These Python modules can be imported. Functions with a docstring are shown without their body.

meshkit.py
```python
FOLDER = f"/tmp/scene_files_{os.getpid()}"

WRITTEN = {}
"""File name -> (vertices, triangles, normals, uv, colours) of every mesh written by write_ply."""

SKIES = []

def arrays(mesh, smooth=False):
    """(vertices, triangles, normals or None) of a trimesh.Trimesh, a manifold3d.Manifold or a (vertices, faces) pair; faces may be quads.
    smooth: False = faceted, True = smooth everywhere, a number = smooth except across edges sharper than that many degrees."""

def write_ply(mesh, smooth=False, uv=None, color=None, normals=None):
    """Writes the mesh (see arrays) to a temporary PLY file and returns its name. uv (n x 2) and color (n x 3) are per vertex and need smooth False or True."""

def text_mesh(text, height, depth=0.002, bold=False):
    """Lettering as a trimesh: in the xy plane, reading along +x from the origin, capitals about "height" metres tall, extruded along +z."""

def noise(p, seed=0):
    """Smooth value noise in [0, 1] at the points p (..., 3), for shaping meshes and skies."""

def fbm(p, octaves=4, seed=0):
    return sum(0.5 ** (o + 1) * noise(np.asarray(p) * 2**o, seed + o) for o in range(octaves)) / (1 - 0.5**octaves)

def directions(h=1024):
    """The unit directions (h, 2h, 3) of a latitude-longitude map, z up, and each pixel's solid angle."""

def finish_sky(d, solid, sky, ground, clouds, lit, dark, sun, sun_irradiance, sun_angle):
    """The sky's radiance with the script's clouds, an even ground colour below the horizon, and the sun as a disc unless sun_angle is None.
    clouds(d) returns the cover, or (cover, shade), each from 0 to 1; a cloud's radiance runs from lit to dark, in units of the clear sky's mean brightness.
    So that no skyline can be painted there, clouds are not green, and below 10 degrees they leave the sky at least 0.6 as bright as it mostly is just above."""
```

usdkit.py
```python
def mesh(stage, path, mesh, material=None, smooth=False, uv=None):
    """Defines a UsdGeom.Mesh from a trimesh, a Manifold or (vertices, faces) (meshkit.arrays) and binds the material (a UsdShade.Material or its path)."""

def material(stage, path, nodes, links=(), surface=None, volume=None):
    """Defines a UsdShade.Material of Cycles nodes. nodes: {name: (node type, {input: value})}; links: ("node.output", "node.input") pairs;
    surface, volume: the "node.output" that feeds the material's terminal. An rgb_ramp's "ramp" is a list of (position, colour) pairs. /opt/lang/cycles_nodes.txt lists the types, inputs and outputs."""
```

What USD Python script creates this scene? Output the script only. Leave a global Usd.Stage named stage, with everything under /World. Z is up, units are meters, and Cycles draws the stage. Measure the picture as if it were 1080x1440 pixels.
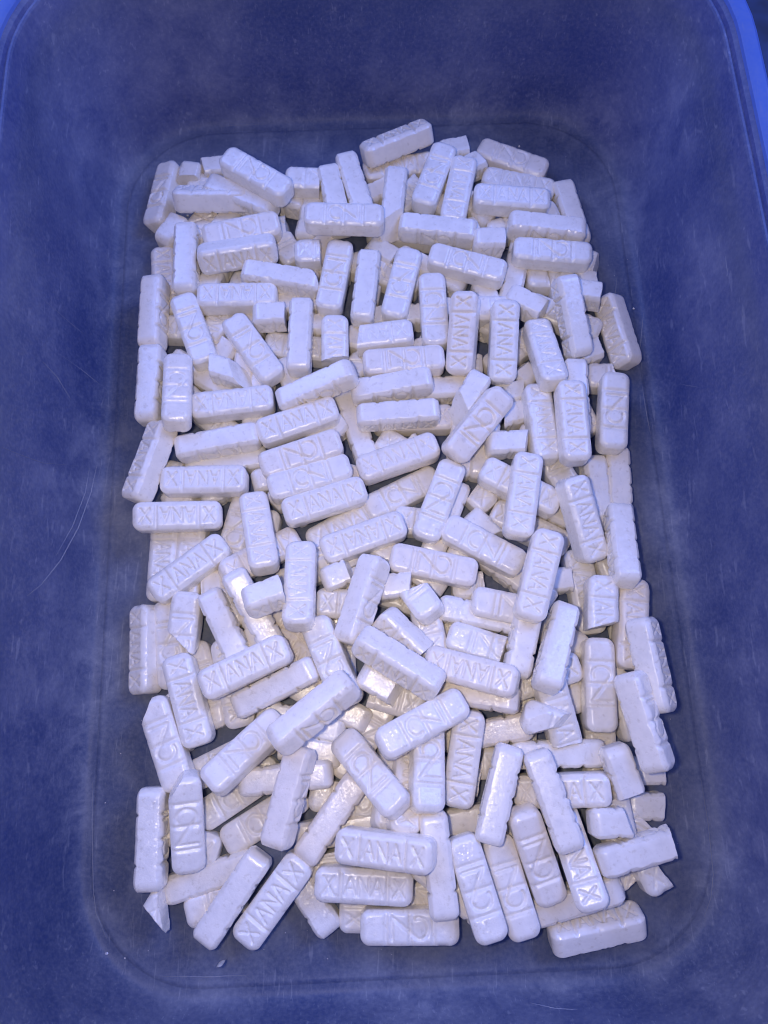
import math, numpy as np, trimesh, manifold3d, usdkit, meshkit
from scipy.spatial import Delaunay
from pxr import Usd, UsdGeom, UsdLux, UsdShade, Gf, Vt, Sdf

stage = Usd.Stage.CreateInMemory()
UsdGeom.SetStageUpAxis(stage, "Z"); UsdGeom.SetStageMetersPerUnit(stage, 1.0)
world = UsdGeom.Xform.Define(stage, "/World"); stage.SetDefaultPrim(world.GetPrim())
UsdGeom.Scope.Define(stage, "/World/Looks")
MM = 0.001

# ---------------------------------------------------------------- camera, light, exposure
TILT, CAM_H = 15.1, 133.0
cam = UsdGeom.Camera.Define(stage, "/World/camera")
cam.AddTranslateOp().Set(Gf.Vec3d(0, 0, CAM_H * MM)); cam.AddRotateXOp().Set(TILT)
cam.CreateHorizontalApertureAttr(36.0); cam.CreateVerticalApertureAttr(48.0)
cam.CreateFocalLengthAttr(36.0 * 1039 / 1080)
cam.CreateClippingRangeAttr(Gf.Vec2f(0.005, 20.0))
cam.CreateFStopAttr(48.0); cam.CreateFocusDistanceAttr(0.122)
cam.CreateExposureAttr(0.0)

def lamp(kind, path, pos, target, size, color, power, size2=None):
    l = getattr(UsdLux, kind).Define(stage, path)
    pos, target = np.array(pos, float) * MM, np.array(target, float) * MM
    d = target - pos; d /= np.linalg.norm(d)
    m = Gf.Matrix4d(); m.SetLookAt(Gf.Vec3d(*pos), Gf.Vec3d(*target), Gf.Vec3d(0, 0.01, 1) if abs(d[2]) < 0.95 else Gf.Vec3d(0, 1, 0))
    l.AddTransformOp().Set(m.GetInverse())
    l.CreateColorAttr(Gf.Vec3f(*color)); l.CreateNormalizeAttr(True); l.CreateIntensityAttr(power)
    if kind == "RectLight":
        l.CreateWidthAttr(size * MM); l.CreateHeightAttr((size2 or size) * MM)
    else:
        l.CreateRadiusAttr(size * MM)
    return l

# a phone's small warm white light right beside the lens, a large blue panel far to the right, the dim blue room
lamp("DiskLight", "/World/phone_light", (-9, 2, 134), (2, 34, 0), 3.0, (1.0, 0.865, 0.715), 0.022)
lamp("RectLight", "/World/blue_lamp", (330, 250, 420), (0, 40, 0), 220, (0.20, 0.32, 1.0), 0.62)
lamp("RectLight", "/World/blue_lamp_001", (-300, 330, 400), (0, 40, 0), 260, (0.20, 0.32, 1.0), 0.48)
lamp("RectLight", "/World/blue_ceiling_lamp", (-60, 160, 620), (0, 40, 0), 420, (0.20, 0.30, 1.0), 0.20)
room = UsdLux.DomeLight.Define(stage, "/World/room_light")
rm = usdkit.material(stage, "/World/Looks/room_glow", {"b": ("background_shader", {"color": (0.26, 0.34, 1.0), "strength": 0.40})}, surface="b.background")
UsdShade.MaterialBindingAPI.Apply(room.GetPrim()).Bind(rm)

# ---------------------------------------------------------------- materials
def tablet_material(name, base, rough, glitter, facet):
    return usdkit.material(stage, "/World/Looks/" + name, {
        "g": ("geometry", {}),
        "o": ("object_info", {}),
        "n1": ("noise_texture", {"scale": 420.0, "detail": 4.0, "roughness": 0.6}),
        "n2": ("noise_texture", {"scale": 3600.0, "detail": 3.0, "roughness": 0.65}),
        "n3": ("noise_texture", {"scale": 1100.0, "detail": 3.0, "roughness": 0.6}),
        "r1": ("rgb_ramp", {"ramp": [(0.30, tuple(c * 0.93 for c in base)), (0.62, base)]}),
        "r2": ("rgb_ramp", {"ramp": [(0.30, (0.88, 0.86, 0.82)), (0.42, (1, 1, 1))]}),
        "mx": ("mix_color", {"blend_type": "multiply", "fac": 1.0}),
        "dot": ("voronoi_texture", {"scale": 900.0, "randomness": 1.0}),
        "dotr": ("rgb_ramp", {"ramp": [(0.045, (0.62, 0.58, 0.52)), (0.075, (1, 1, 1))]}),
        "dsel": ("noise_texture", {"scale": 240.0}),
        "dm": ("map_range", {"from_min": 0.62, "from_max": 0.66, "to_min": 0.0, "to_max": 0.6, "clamp": True}),
        "mx2": ("mix_color", {"blend_type": "multiply", "fac": 0.0}),
        "be": ("bevel", {"samples": 4, "radius": 0.00022}),
        "b1": ("bump", {"strength": 0.34, "distance": 0.00006}),
        "b2": ("bump", {"strength": 0.45, "distance": 0.00012}),
        "vo": ("voronoi_texture", {"scale": 4200.0}),
        "vs": ("vector_math", {"math_type": "subtract", "vector2": (0.5, 0.5, 0.5)}),
        "vk": ("vector_math", {"math_type": "scale", "scale": facet}),
        "va": ("vector_math", {"math_type": "add"}),
        "vn": ("vector_math", {"math_type": "normalize"}),
        "rr": ("map_range", {"from_min": 0.3, "from_max": 0.7, "to_min": rough - 0.1, "to_max": rough + 0.12}),
        "p": ("principled_bsdf", {"roughness": rough, "specular_ior_level": 0.75, "coat_weight": glitter, "coat_roughness": 0.27, "coat_ior": 1.5, "diffuse_roughness": 0.4}),
    }, [("g.position", f"{k}.vector") for k in ("n1", "n2", "n3", "dot", "dsel", "vo")] + [
        ("n1.fac", "r1.fac"), ("n3.fac", "r2.fac"), ("r1.color", "mx.a"), ("r2.color", "mx.b"),
        ("dot.distance", "dotr.fac"), ("dsel.fac", "dm.value"), ("dm.result", "mx2.fac"), ("mx.result", "mx2.a"), ("dotr.color", "mx2.b"),
        ("mx2.result", "p.base_color"),
        ("be.bevel", "b2.normal"), ("n3.fac", "b2.height"), ("n2.fac", "b1.height"), ("b2.normal", "b1.normal"), ("b1.normal", "p.normal"),
        ("vo.color", "vs.vector1"), ("vs.vector", "vk.vector1"), ("g.normal", "va.vector1"), ("vk.vector", "va.vector2"), ("va.vector", "vn.vector1"), ("vn.vector", "p.coat_normal"),
        ("n1.fac", "rr.value"), ("rr.result", "p.roughness")], surface="p.BSDF")

CREAM = (0.89, 0.82, 0.715)
TAB = [tablet_material("pressed_powder", CREAM, 0.33, 0.8, 0.16), tablet_material("pressed_powder_sugary", (0.89, 0.83, 0.735), 0.33, 1.0, 0.38),
       tablet_material("pressed_powder_cream", (0.89, 0.80, 0.675), 0.36, 0.8, 0.18)]

def plastic(name, base, dust, trans, fac, rough, amount):
    """Translucent moulded plastic, hazed by powder: broad soft clouds, fine directional scuffs, specks."""
    nodes = {
        "g": ("geometry", {}),
        "n1": ("noise_texture", {"scale": 22.0, "detail": 3.0, "roughness": 0.5}),
        "n2": ("noise_texture", {"scale": 150.0, "detail": 5.0, "roughness": 0.6}),
        "n5": ("noise_texture", {"scale": 1500.0, "detail": 3.0, "roughness": 0.7}),
        "n4": ("voronoi_texture", {"scale": 330.0}),
        "cl": ("map_range", {"clamp": True, "from_min": 0.38, "from_max": 0.64, "to_min": 0.18 * amount, "to_max": 0.75 * amount}),
        "gr": ("map_range", {"clamp": True, "from_min": 0.40, "from_max": 0.75, "to_min": 0.0, "to_max": 0.28 * amount}),
        "sp": ("map_range", {"clamp": True, "from_min": 0.08, "from_max": 0.19, "to_min": 0.75, "to_max": 0.0}),
        "s0": ("math", {"math_type": "multiply"}), "s1": ("math", {"math_type": "add"}),
        "ssum": ("math", {"math_type": "add"}), "fsum": ("math", {"math_type": "add", "use_clamp": True}),
        "spm": ("math", {"math_type": "maximum", "use_clamp": True}),
        "mx": ("mix_color", {"a": base, "b": dust}),
        "rr": ("map_range", {"clamp": True, "from_min": 0.0, "from_max": 0.8, "to_min": rough, "to_max": 0.7}),
        "b": ("bump", {"strength": 0.3, "distance": 0.00005}),
        "p": ("principled_bsdf", {"roughness": rough, "specular_ior_level": 0.5}),
        "t": ("translucent_bsdf", {"color": trans}), "mc": ("mix_closure", {"fac": fac})}
    links = [("g.position", f"{k}.vector") for k in ("n1", "n2", "n4", "n5")] + [
        ("n1.fac", "cl.value"), ("n2.fac", "s0.value1"), ("cl.result", "s0.value2"), ("n5.fac", "gr.value"), ("gr.result", "s1.value1"), ("s0.value", "s1.value2")]
    for q, (rot, sc, hit) in enumerate((((0.9, 0.7, 0.5), (1.0, 0.09, 0.35), 0.65), ((0.5, 1.3, 2.2), (1.0, 0.07, 0.45), 0.67), ((1.4, 0.4, 1.2), (1.0, 0.12, 0.30), 0.67))):
        nodes |= {f"m{q}": ("mapping", {"rotation": rot, "scale": sc}), f"w{q}": ("noise_texture", {"scale": (1500.0, 2100.0, 1800.0)[q], "detail": 2.0, "roughness": 0.6, "distortion": 0.4}),
                  f"h{q}": ("map_range", {"clamp": True, "from_min": hit, "from_max": hit + 0.06, "to_min": 0.0, "to_max": 0.6 * amount})}
        links += [("g.position", f"m{q}.vector"), (f"m{q}.vector", f"w{q}.vector"), (f"w{q}.fac", f"h{q}.value")]
    nodes |= {"hm": ("math", {"math_type": "maximum"}), "hn": ("math", {"math_type": "maximum"}), "hk": ("math", {"math_type": "multiply"})}
    links += [("h0.result", "hm.value1"), ("h1.result", "hm.value2"), ("hm.value", "hn.value1"), ("h2.result", "hn.value2"), ("hn.value", "hk.value1"), ("n2.fac", "hk.value2"),
              ("s1.value", "ssum.value1"), ("hk.value", "ssum.value2"), ("n4.distance", "sp.value"), ("n2.fac", "spk.value"), ("sp.result", "spx.value1"), ("spk.result", "spx.value2"),
              ("ssum.value", "spm.value1"), ("spx.value", "spm.value2"), ("spm.value", "mx.fac"), ("mx.result", "p.base_color"), ("spm.value", "rr.value"), ("rr.result", "p.roughness"),
              ("n5.fac", "b.height"), ("b.normal", "p.normal"), ("p.BSDF", "mc.closure1"), ("t.BSDF", "mc.closure2")]
    # powder settles on the floor and in the lower curve of the walls, rubbed into cloudy scuffs
    nodes |= {"sz": ("separate_xyz", {}), "low": ("map_range", {"clamp": True, "from_min": 0.0, "from_max": 0.030, "to_min": 1.0, "to_max": 0.45}),
              "n6": ("noise_texture", {"scale": 130.0, "detail": 9.0, "roughness": 0.76, "distortion": 0.45}), "n7": ("noise_texture", {"scale": 45.0, "detail": 3.0}),
              "c6": ("map_range", {"clamp": True, "from_min": 0.44, "from_max": 0.68, "to_min": 0.0, "to_max": 0.55 * amount}), "c7": ("map_range", {"clamp": True, "from_min": 0.36, "from_max": 0.62, "to_min": 0.25, "to_max": 1.0}),
              "k6": ("math", {"math_type": "multiply"}), "k7": ("math", {"math_type": "multiply"}), "k8": ("math", {"math_type": "add"})}
    links = [l for l in links if l != ("s1.value", "ssum.value1")] + [("g.position", "sz.vector"), ("sz.z", "low.value"), ("g.position", "n6.vector"), ("g.position", "n7.vector"), ("n6.fac", "c6.value"), ("n7.fac", "c7.value"),
              ("c6.result", "k6.value1"), ("c7.result", "k6.value2"), ("k6.value", "k7.value1"), ("low.result", "k7.value2"), ("k7.value", "k8.value1"), ("s1.value", "k8.value2"), ("k8.value", "ssum.value1")]
    nodes |= {"spk": ("map_range", {"clamp": True, "from_min": 0.60, "from_max": 0.63, "to_min": 0.0, "to_max": 1.0}), "spx": ("math", {"math_type": "multiply"})}
    del nodes["fsum"]
    return usdkit.material(stage, "/World/Looks/" + name, nodes, links, surface="mc.closure")

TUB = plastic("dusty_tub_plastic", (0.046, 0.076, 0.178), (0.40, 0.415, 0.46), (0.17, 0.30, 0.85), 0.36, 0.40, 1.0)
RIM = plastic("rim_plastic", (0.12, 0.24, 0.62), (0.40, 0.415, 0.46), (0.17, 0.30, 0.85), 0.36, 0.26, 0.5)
SCR = usdkit.material(stage, "/World/Looks/pale_scratch", {"p": ("principled_bsdf", {"base_color": (0.30, 0.31, 0.36), "roughness": 0.6})}, surface="p.BSDF")
CRUMB = usdkit.material(stage, "/World/Looks/powder_crumb", {"p": ("principled_bsdf", {"base_color": (0.8, 0.77, 0.7), "roughness": 0.6})}, surface="p.BSDF")
CLOTH = usdkit.material(stage, "/World/Looks/dark_table", {"g": ("geometry", {}), "n": ("noise_texture", {"scale": 120.0, "detail": 5.0}), "r": ("rgb_ramp", {"ramp": [(0.35, (0.010, 0.014, 0.03)), (0.7, (0.03, 0.05, 0.12))]}),
        "p": ("principled_bsdf", {"roughness": 0.5})}, [("g.position", "n.vector"), ("n.fac", "r.fac"), ("r.color", "p.base_color")], surface="p.BSDF")

# ---------------------------------------------------------------- helpers
used = {}
def numbered(name, parent="/World"):
    k = used.get((parent, name), 0); used[(parent, name)] = k + 1
    return f"{parent}/{name}" + (f"_{k:03d}" if k else "")

def write(path, v, f, n, mat):
    m = UsdGeom.Mesh.Define(stage, path)
    m.CreatePointsAttr(Vt.Vec3fArray.FromNumpy((np.asarray(v) * MM).astype(np.float32)))
    m.CreateFaceVertexCountsAttr(Vt.IntArray.FromNumpy(np.full(len(f), 3, np.int32)))
    m.CreateFaceVertexIndicesAttr(Vt.IntArray.FromNumpy(np.asarray(f, np.int32).ravel()))
    m.CreateSubdivisionSchemeAttr("none")
    if n is not None:
        m.CreateNormalsAttr(Vt.Vec3fArray.FromNumpy(np.asarray(n, np.float32))); m.SetNormalsInterpolation("vertex")
    UsdShade.MaterialBindingAPI.Apply(m.GetPrim()).Bind(mat)
    return m.GetPrim()

def tag(p, label=None, category=None, group=None, kind=None):
    for k, x in (("label", label), ("category", category), ("group", group), ("kind", kind)):
        if x: p.SetCustomDataByKey(k, x)

# ---------------------------------------------------------------- table and tub
TUB_X, TUB_Y, TUB_YAW = 0.3, 40.5, 2.5
def rounded(hw, hl, r, n=14):
    pts = []
    for cx, cy, a0 in ((hw - r, hl - r, 0), (-hw + r, hl - r, 90), (-hw + r, -hl + r, 180), (hw - r, -hl + r, 270)):
        for k in range(n + 1):
            a = math.radians(a0 + 90 * k / n); pts.append((cx + r * math.cos(a), cy + r * math.sin(a)))
    # straight sides get points too, so that the shell can be a little uneven
    out = []
    for i, p in enumerate(pts):
        q = pts[(i + 1) % len(pts)]; d = math.dist(p, q); m = 1 if d < 6 else 12
        out += [(p[0] + (q[0] - p[0]) * t / m, p[1] + (q[1] - p[1]) * t / m) for t in range(m)]
    return np.array(out)

def loft(profile, close_in=None):
    """rings of (outset from the floor's outline, z): a swept shell; close_in fills the first ring."""
    rings = []
    for o, z in profile:
        p = rounded(51.3 + o, 81.5 + o, 19.0 + max(o, -8) * 0.9)
        w = 0.25 * (meshkit.noise(np.c_[p / 23.0, np.full(len(p), z / 15.0)], 4) - 0.5)
        c = p / np.linalg.norm(p, axis=1, keepdims=True)
        rings.append(np.c_[p + c * w[:, None] * (1 if z > 0.5 else 0), np.full(len(p), z)])
    n = len(rings[0]); v = np.vstack(rings); f = []
    for k in range(len(rings) - 1):
        for i in range(n):
            a, b = k * n + i, k * n + (i + 1) % n
            f += [(a, b, b + n), (a, b + n, a + n)]
    if close_in is not None:
        v = np.vstack([v, [[0, 0, close_in]]]); f += [(len(v) - 1, i, (i + 1) % n) for i in range(n)]
    return v, np.array(f)

table = usdkit.mesh(stage, "/World/table", trimesh.creation.box((1.6, 1.6, 0.02), trimesh.transformations.translation_matrix((0, 0.04, -0.0125))), CLOTH).GetPrim()
tag(table, "dark blue surface under the plastic tub", kind="structure")
tub = UsdGeom.Xform.Define(stage, "/World/plastic_tub")
tub.AddTranslateOp().Set(Gf.Vec3d(TUB_X * MM, TUB_Y * MM, 0)); tub.AddRotateZOp().Set(TUB_YAW)
tag(tub.GetPrim(), "scuffed dark blue plastic tub holding the whole heap of white bars", "tub")
curve = [(6.9 * (z / 36.0) ** 0.28, z) for z in (0.012, 0.05, 0.14, 0.3, 0.55, 0.9, 1.4, 2.1, 3.0, 4.2, 5.8, 8.0, 11.0, 15.0, 20.0, 27.0, 35.0)]
def shell(name, prof, mat, close=None, smooth=28):
    v, f = loft(prof, close); tm = trimesh.Trimesh(v, f, process=False)
    v, f, n = meshkit.arrays(tm, smooth)
    return write(numbered(name, "/World/plastic_tub"), v, f, n, mat)
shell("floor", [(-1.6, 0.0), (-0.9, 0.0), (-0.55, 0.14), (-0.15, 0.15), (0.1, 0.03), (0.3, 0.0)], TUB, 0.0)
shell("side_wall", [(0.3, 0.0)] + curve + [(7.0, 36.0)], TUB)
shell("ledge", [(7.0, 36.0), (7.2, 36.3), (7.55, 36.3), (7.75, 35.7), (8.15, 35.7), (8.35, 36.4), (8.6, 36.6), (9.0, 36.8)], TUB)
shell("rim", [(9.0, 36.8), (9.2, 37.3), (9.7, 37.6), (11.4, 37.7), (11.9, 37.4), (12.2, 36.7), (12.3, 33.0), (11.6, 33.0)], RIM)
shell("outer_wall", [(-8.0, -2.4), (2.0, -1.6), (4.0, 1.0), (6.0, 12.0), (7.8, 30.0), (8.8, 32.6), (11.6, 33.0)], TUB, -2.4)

# hairline scratches in the plastic, in the tub's own millimetres
SCRATCHES = [[[-54.01, 6.37, 1.34], [-54.12, 5.02, 1.54], [-54.23, 3.66, 1.75], [-54.33, 2.32, 1.96], [-54.43, 0.98, 2.17], [-54.67, -0.9, 2.81], [-54.87, -2.76, 3.48], [-55.06, -4.6, 4.17], [-55.23, -6.43, 4.91], [-55.46, -8.18, 6.0], [-55.67, -9.9, 7.13], [-55.86, -11.58, 8.24], [-56.03, -13.24, 9.38], [-56.21, -14.52, 10.64], [-56.37, -15.78, 11.91], [-56.52, -17.01, 13.17], [-56.66, -18.21, 14.4], [-56.76, -18.83, 15.35], [-56.84, -19.44, 16.31], [-56.92, -20.04, 17.26], [-57.0, -20.63, 18.19]], [[-54.69, 5.46, 2.9], [-54.75, 4.23, 3.06], [-54.8, 3.01, 3.23], [-54.86, 1.79, 3.41], [-54.91, 0.58, 3.58], [-55.1, -1.23, 4.28], [-55.27, -3.03, 5.03], [-55.43, -4.81, 5.77], [-55.57, -6.56, 6.54], [-55.76, -8.12, 7.58], [-55.93, -9.66, 8.63], [-56.08, -11.17, 9.68], [-56.23, -12.65, 10.71]], [[-57.13, 19.06, 19.24], [-57.02, 18.9, 18.09], [-56.92, 18.74, 16.92], [-56.81, 18.58, 15.73], [-56.69, 18.4, 14.54], [-56.55, 17.88, 13.33], [-56.4, 17.35, 12.09], [-56.25, 16.81, 10.84], [-56.07, 16.23, 9.64]], [[-56.65, 22.93, 14.22], [-56.44, 23.08, 12.42], [-56.21, 23.22, 10.59], [-55.94, 23.31, 8.8], [-55.63, 23.38, 7.02], [-55.34, 23.32, 5.54], [-55.01, 23.21, 4.13], [-54.61, 23.04, 2.83], [-54.14, 22.77, 1.68]], [[-57.75, 0.24, 28.91], [-57.67, 0.41, 27.5], [-57.58, 0.58, 26.06], [-57.48, 0.75, 24.6], [-57.38, 0.93, 23.09], [-57.28, 1.14, 21.55], [-57.17, 1.36, 19.97], [-57.04, 1.56, 18.4], [-56.9, 1.77, 16.79], [-56.64, 2.55, 14.12], [-56.34, 3.33, 11.41], [-55.95, 4.1, 8.72], [-55.49, 4.84, 6.05]], [[49.22, 43.16, 0.02], [49.05, 42.47, 0.02], [48.9, 41.78, 0.02], [48.74, 41.09, 0.02], [48.58, 40.41, 0.02], [48.41, 39.64, 0.02], [48.24, 38.88, 0.02], [48.07, 38.12, 0.02], [47.9, 37.36, 0.02]], [[53.27, 34.31, 0.43], [53.06, 33.21, 0.3], [52.83, 32.08, 0.19], [52.6, 30.95, 0.12], [52.35, 29.81, 0.06], [52.08, 28.47, 0.03], [51.79, 27.12, 0.02], [51.5, 25.77, 0.03], [51.17, 24.37, 0.16]], [[50.97, 18.73, 0.16], [50.97, 17.49, 0.16], [50.98, 16.25, 0.16], [50.98, 15.02, 0.16], [50.99, 13.8, 0.16], [51.04, 12.43, 0.16], [51.1, 11.06, 0.17], [51.15, 9.71, 0.16], [51.22, 8.37, 0.13]], [[51.15, -53.47, 0.16], [51.19, -55.4, 0.14], [51.23, -57.33, 0.13], [51.27, -59.23, 0.11], [51.3, -61.13, 0.09], [51.19, -63.04, 0.13], [51.11, -64.96, 0.1], [51.04, -66.86, 0.03], [50.95, -68.74, 0.03], [50.72, -69.59, 0.03], [50.49, -70.43, 0.04], [50.27, -71.26, 0.06], [50.03, -72.09, 0.08], [49.63, -72.81, 0.08], [49.22, -73.53, 0.09], [48.81, -74.24, 0.11], [48.4, -74.95, 0.12]], [[57.53, 29.77, 26.0], [57.53, 28.81, 25.92], [57.52, 27.85, 25.85], [57.52, 26.9, 25.78], [57.51, 25.95, 25.7]], [[-32.11, 83.23, 0.28], [-31.34, 83.27, 0.3], [-30.57, 83.31, 0.32], [-29.8, 83.35, 0.35], [-29.02, 83.38, 0.37], [-27.49, 83.37, 0.36], [-25.95, 83.36, 0.35], [-24.41, 83.35, 0.35], [-22.88, 83.33, 0.34]], [[-39.14, -79.61, 0.16], [-37.42, -79.75, 0.02], [-35.66, -79.85, 0.02], [-33.91, -79.95, 0.02], [-32.15, -80.05, 0.02], [-30.46, -80.05, 0.02], [-28.76, -80.05, 0.02], [-27.06, -80.05, 0.02], [-25.36, -80.05, 0.02]], [[-51.99, -49.89, 0.03], [-51.86, -52.16, 0.03], [-51.73, -54.41, 0.02], [-51.6, -56.64, 0.02], [-51.46, -58.85, 0.04], [-51.3, -60.76, 0.09], [-51.13, -62.65, 0.17], [-50.99, -64.53, 0.17], [-50.88, -66.42, 0.09], [-50.72, -67.36, 0.06], [-50.56, -68.29, 0.04], [-50.4, -69.22, 0.02], [-50.23, -70.15, 0.02], [-49.74, -71.08, 0.02], [-49.26, -72.01, 0.02], [-48.78, -72.94, 0.02], [-48.3, -73.86, 0.03]], [[18.58, -84.92, 2.81], [19.46, -85.04, 3.16], [20.34, -85.14, 3.53], [21.21, -85.25, 3.89], [22.07, -85.35, 4.26], [22.91, -85.38, 4.42], [23.74, -85.42, 4.57], [24.57, -85.45, 4.72], [25.39, -85.48, 4.87]], [[55.49, 16.03, 6.19], [55.75, 15.13, 7.72], [55.97, 14.23, 9.27], [56.18, 13.33, 10.81], [56.36, 12.44, 12.37]], [[-57.24, 29.96, 20.86], [-57.05, 30.12, 18.56], [-56.83, 30.28, 16.21], [-56.58, 30.41, 13.83], [-56.3, 30.52, 11.41], [-56.15, 30.57, 10.33], [-55.99, 30.62, 9.26], [-55.83, 30.66, 8.17], [-55.64, 30.67, 7.13]]]
def hairline(pts, rad):
    p = np.array(pts, float); n = len(p); t = np.gradient(p, axis=0); t /= np.linalg.norm(t, axis=1, keepdims=True)
    a = np.cross(t, [0, 0, 1.0]); a /= np.linalg.norm(a, axis=1, keepdims=True); b = np.cross(t, a)
    w = rad * np.sin(np.linspace(0.25, math.pi - 0.25, n))[:, None]
    v = np.stack([p + w * (math.cos(q) * a + 0.5 * math.sin(q) * b) for q in (0, math.pi / 2, math.pi, 1.5 * math.pi)], 1).reshape(-1, 3); f = []
    for i in range(n - 1):
        for j in range(4):
            c, d = i * 4 + j, i * 4 + (j + 1) % 4; f += [(c, d, d + 4), (c, d + 4, c + 4)]
    return v, np.array(f)
for k, pts in enumerate(SCRATCHES):
    v, f = hairline(pts, (0.10, 0.07, 0.055, 0.05)[min(k, 3)])
    write(numbered("scratch", "/World/plastic_tub"), v, f, None, SCR)

# ---------------------------------------------------------------- the bars
L, W, T, R0 = 15.25, 5.1, 4.45, 1.55
def seg_dist(p, a, b):
    a, b = np.array(a, float), np.array(b, float); ab = b - a
    t = np.clip(((p - a) @ ab) / (ab @ ab), 0, 1)
    return np.linalg.norm(p - a - t[:, None] * ab, axis=1)
def letter(ch, cx, h=2.45, w=1.6):
    b, t, l, r = -h / 2, h / 2, cx - w / 2, cx + w / 2
    return {"X": [((l, b), (r, t)), ((l, t), (r, b))], "A": [((l, b), (cx, t)), ((cx, t), (r, b)), ((l + w * .22, b + h * .34), (r - w * .22, b + h * .34))],
            "N": [((l, b), (l, t)), ((l, t), (r, b)), ((r, b), (r, t))]}[ch]
WORD = letter("X", -5.45) + letter("A", -2.1) + letter("N", 0.0, w=1.55) + letter("A", 2.1) + letter("X", 5.45)
arc = [(1.45 + 1.35 * math.cos(a), -1.5 * math.sin(a)) for a in np.linspace(-2.0, 1.75, 12)]   # bowl of the numeral: its top points along +x
arc = arc[::-1]
TWO = [((-2.75, 1.6), (-2.75, -1.55)), ((-2.75, 1.6), arc[0])] + list(zip(arc[:-1], arc[1:]))
SCORE_A, SCORE_B = (-3.62, 3.62), (-3.65, 0.05, 3.65)
def strokes(uv, two):
    return np.min([seg_dist(uv, a, b) for a, b in (TWO if two else WORD)], axis=0)
def inset(p):
    q = np.abs(p) - np.array([L / 2 - R0, W / 2 - R0])
    return -(np.linalg.norm(np.maximum(q, 0), axis=1) + np.minimum(q.max(1), 0) - R0)
def plan(step):
    ring, n = [], 0
    for d in (0.0, 0.10, 0.22, 0.36, 0.52):
        r = R0 - d; pts = []
        hl, hw = L / 2 - d, W / 2 - d
        for cx, cy, a0 in ((hl - r, hw - r, 0), (-hl + r, hw - r, 90), (-hl + r, -hw + r, 180), (hl - r, -hw + r, 270)):
            m = 9
            pts += [(cx + r * math.cos(math.radians(a0 + 90 * k / m)), cy + r * math.sin(math.radians(a0 + 90 * k / m))) for k in range(m + 1)]
        pts = np.array(pts); nxt = np.roll(pts, -1, 0); out = []
        for a, b in zip(pts, nxt):
            m = max(1, int(round(np.linalg.norm(b - a) / (step * 1.25))))
            out += [a + (b - a) * k / m for k in range(m)]
        out = np.array(out)
        if d == 0:
            n = len(out)
        ring.append(out)
    gx, gy = np.meshgrid(np.arange(-L / 2, L / 2, step), np.arange(-W / 2, W / 2, step)); g = np.c_[gx.ravel(), gy.ravel()]
    g[:, 0] += (np.round(g[:, 1] / step) % 2) * step / 2
    pts = np.vstack(ring + [g[inset(g) > 0.52 + step * 0.6]])
    bulge = pts * (1 + 0.004 * (1 - (pts / [L / 2, W / 2]) ** 2)[:, ::-1])   # strictly convex outline for the triangulation
    return pts, n, Delaunay(bulge).simplices
PLANS = {}
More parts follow.
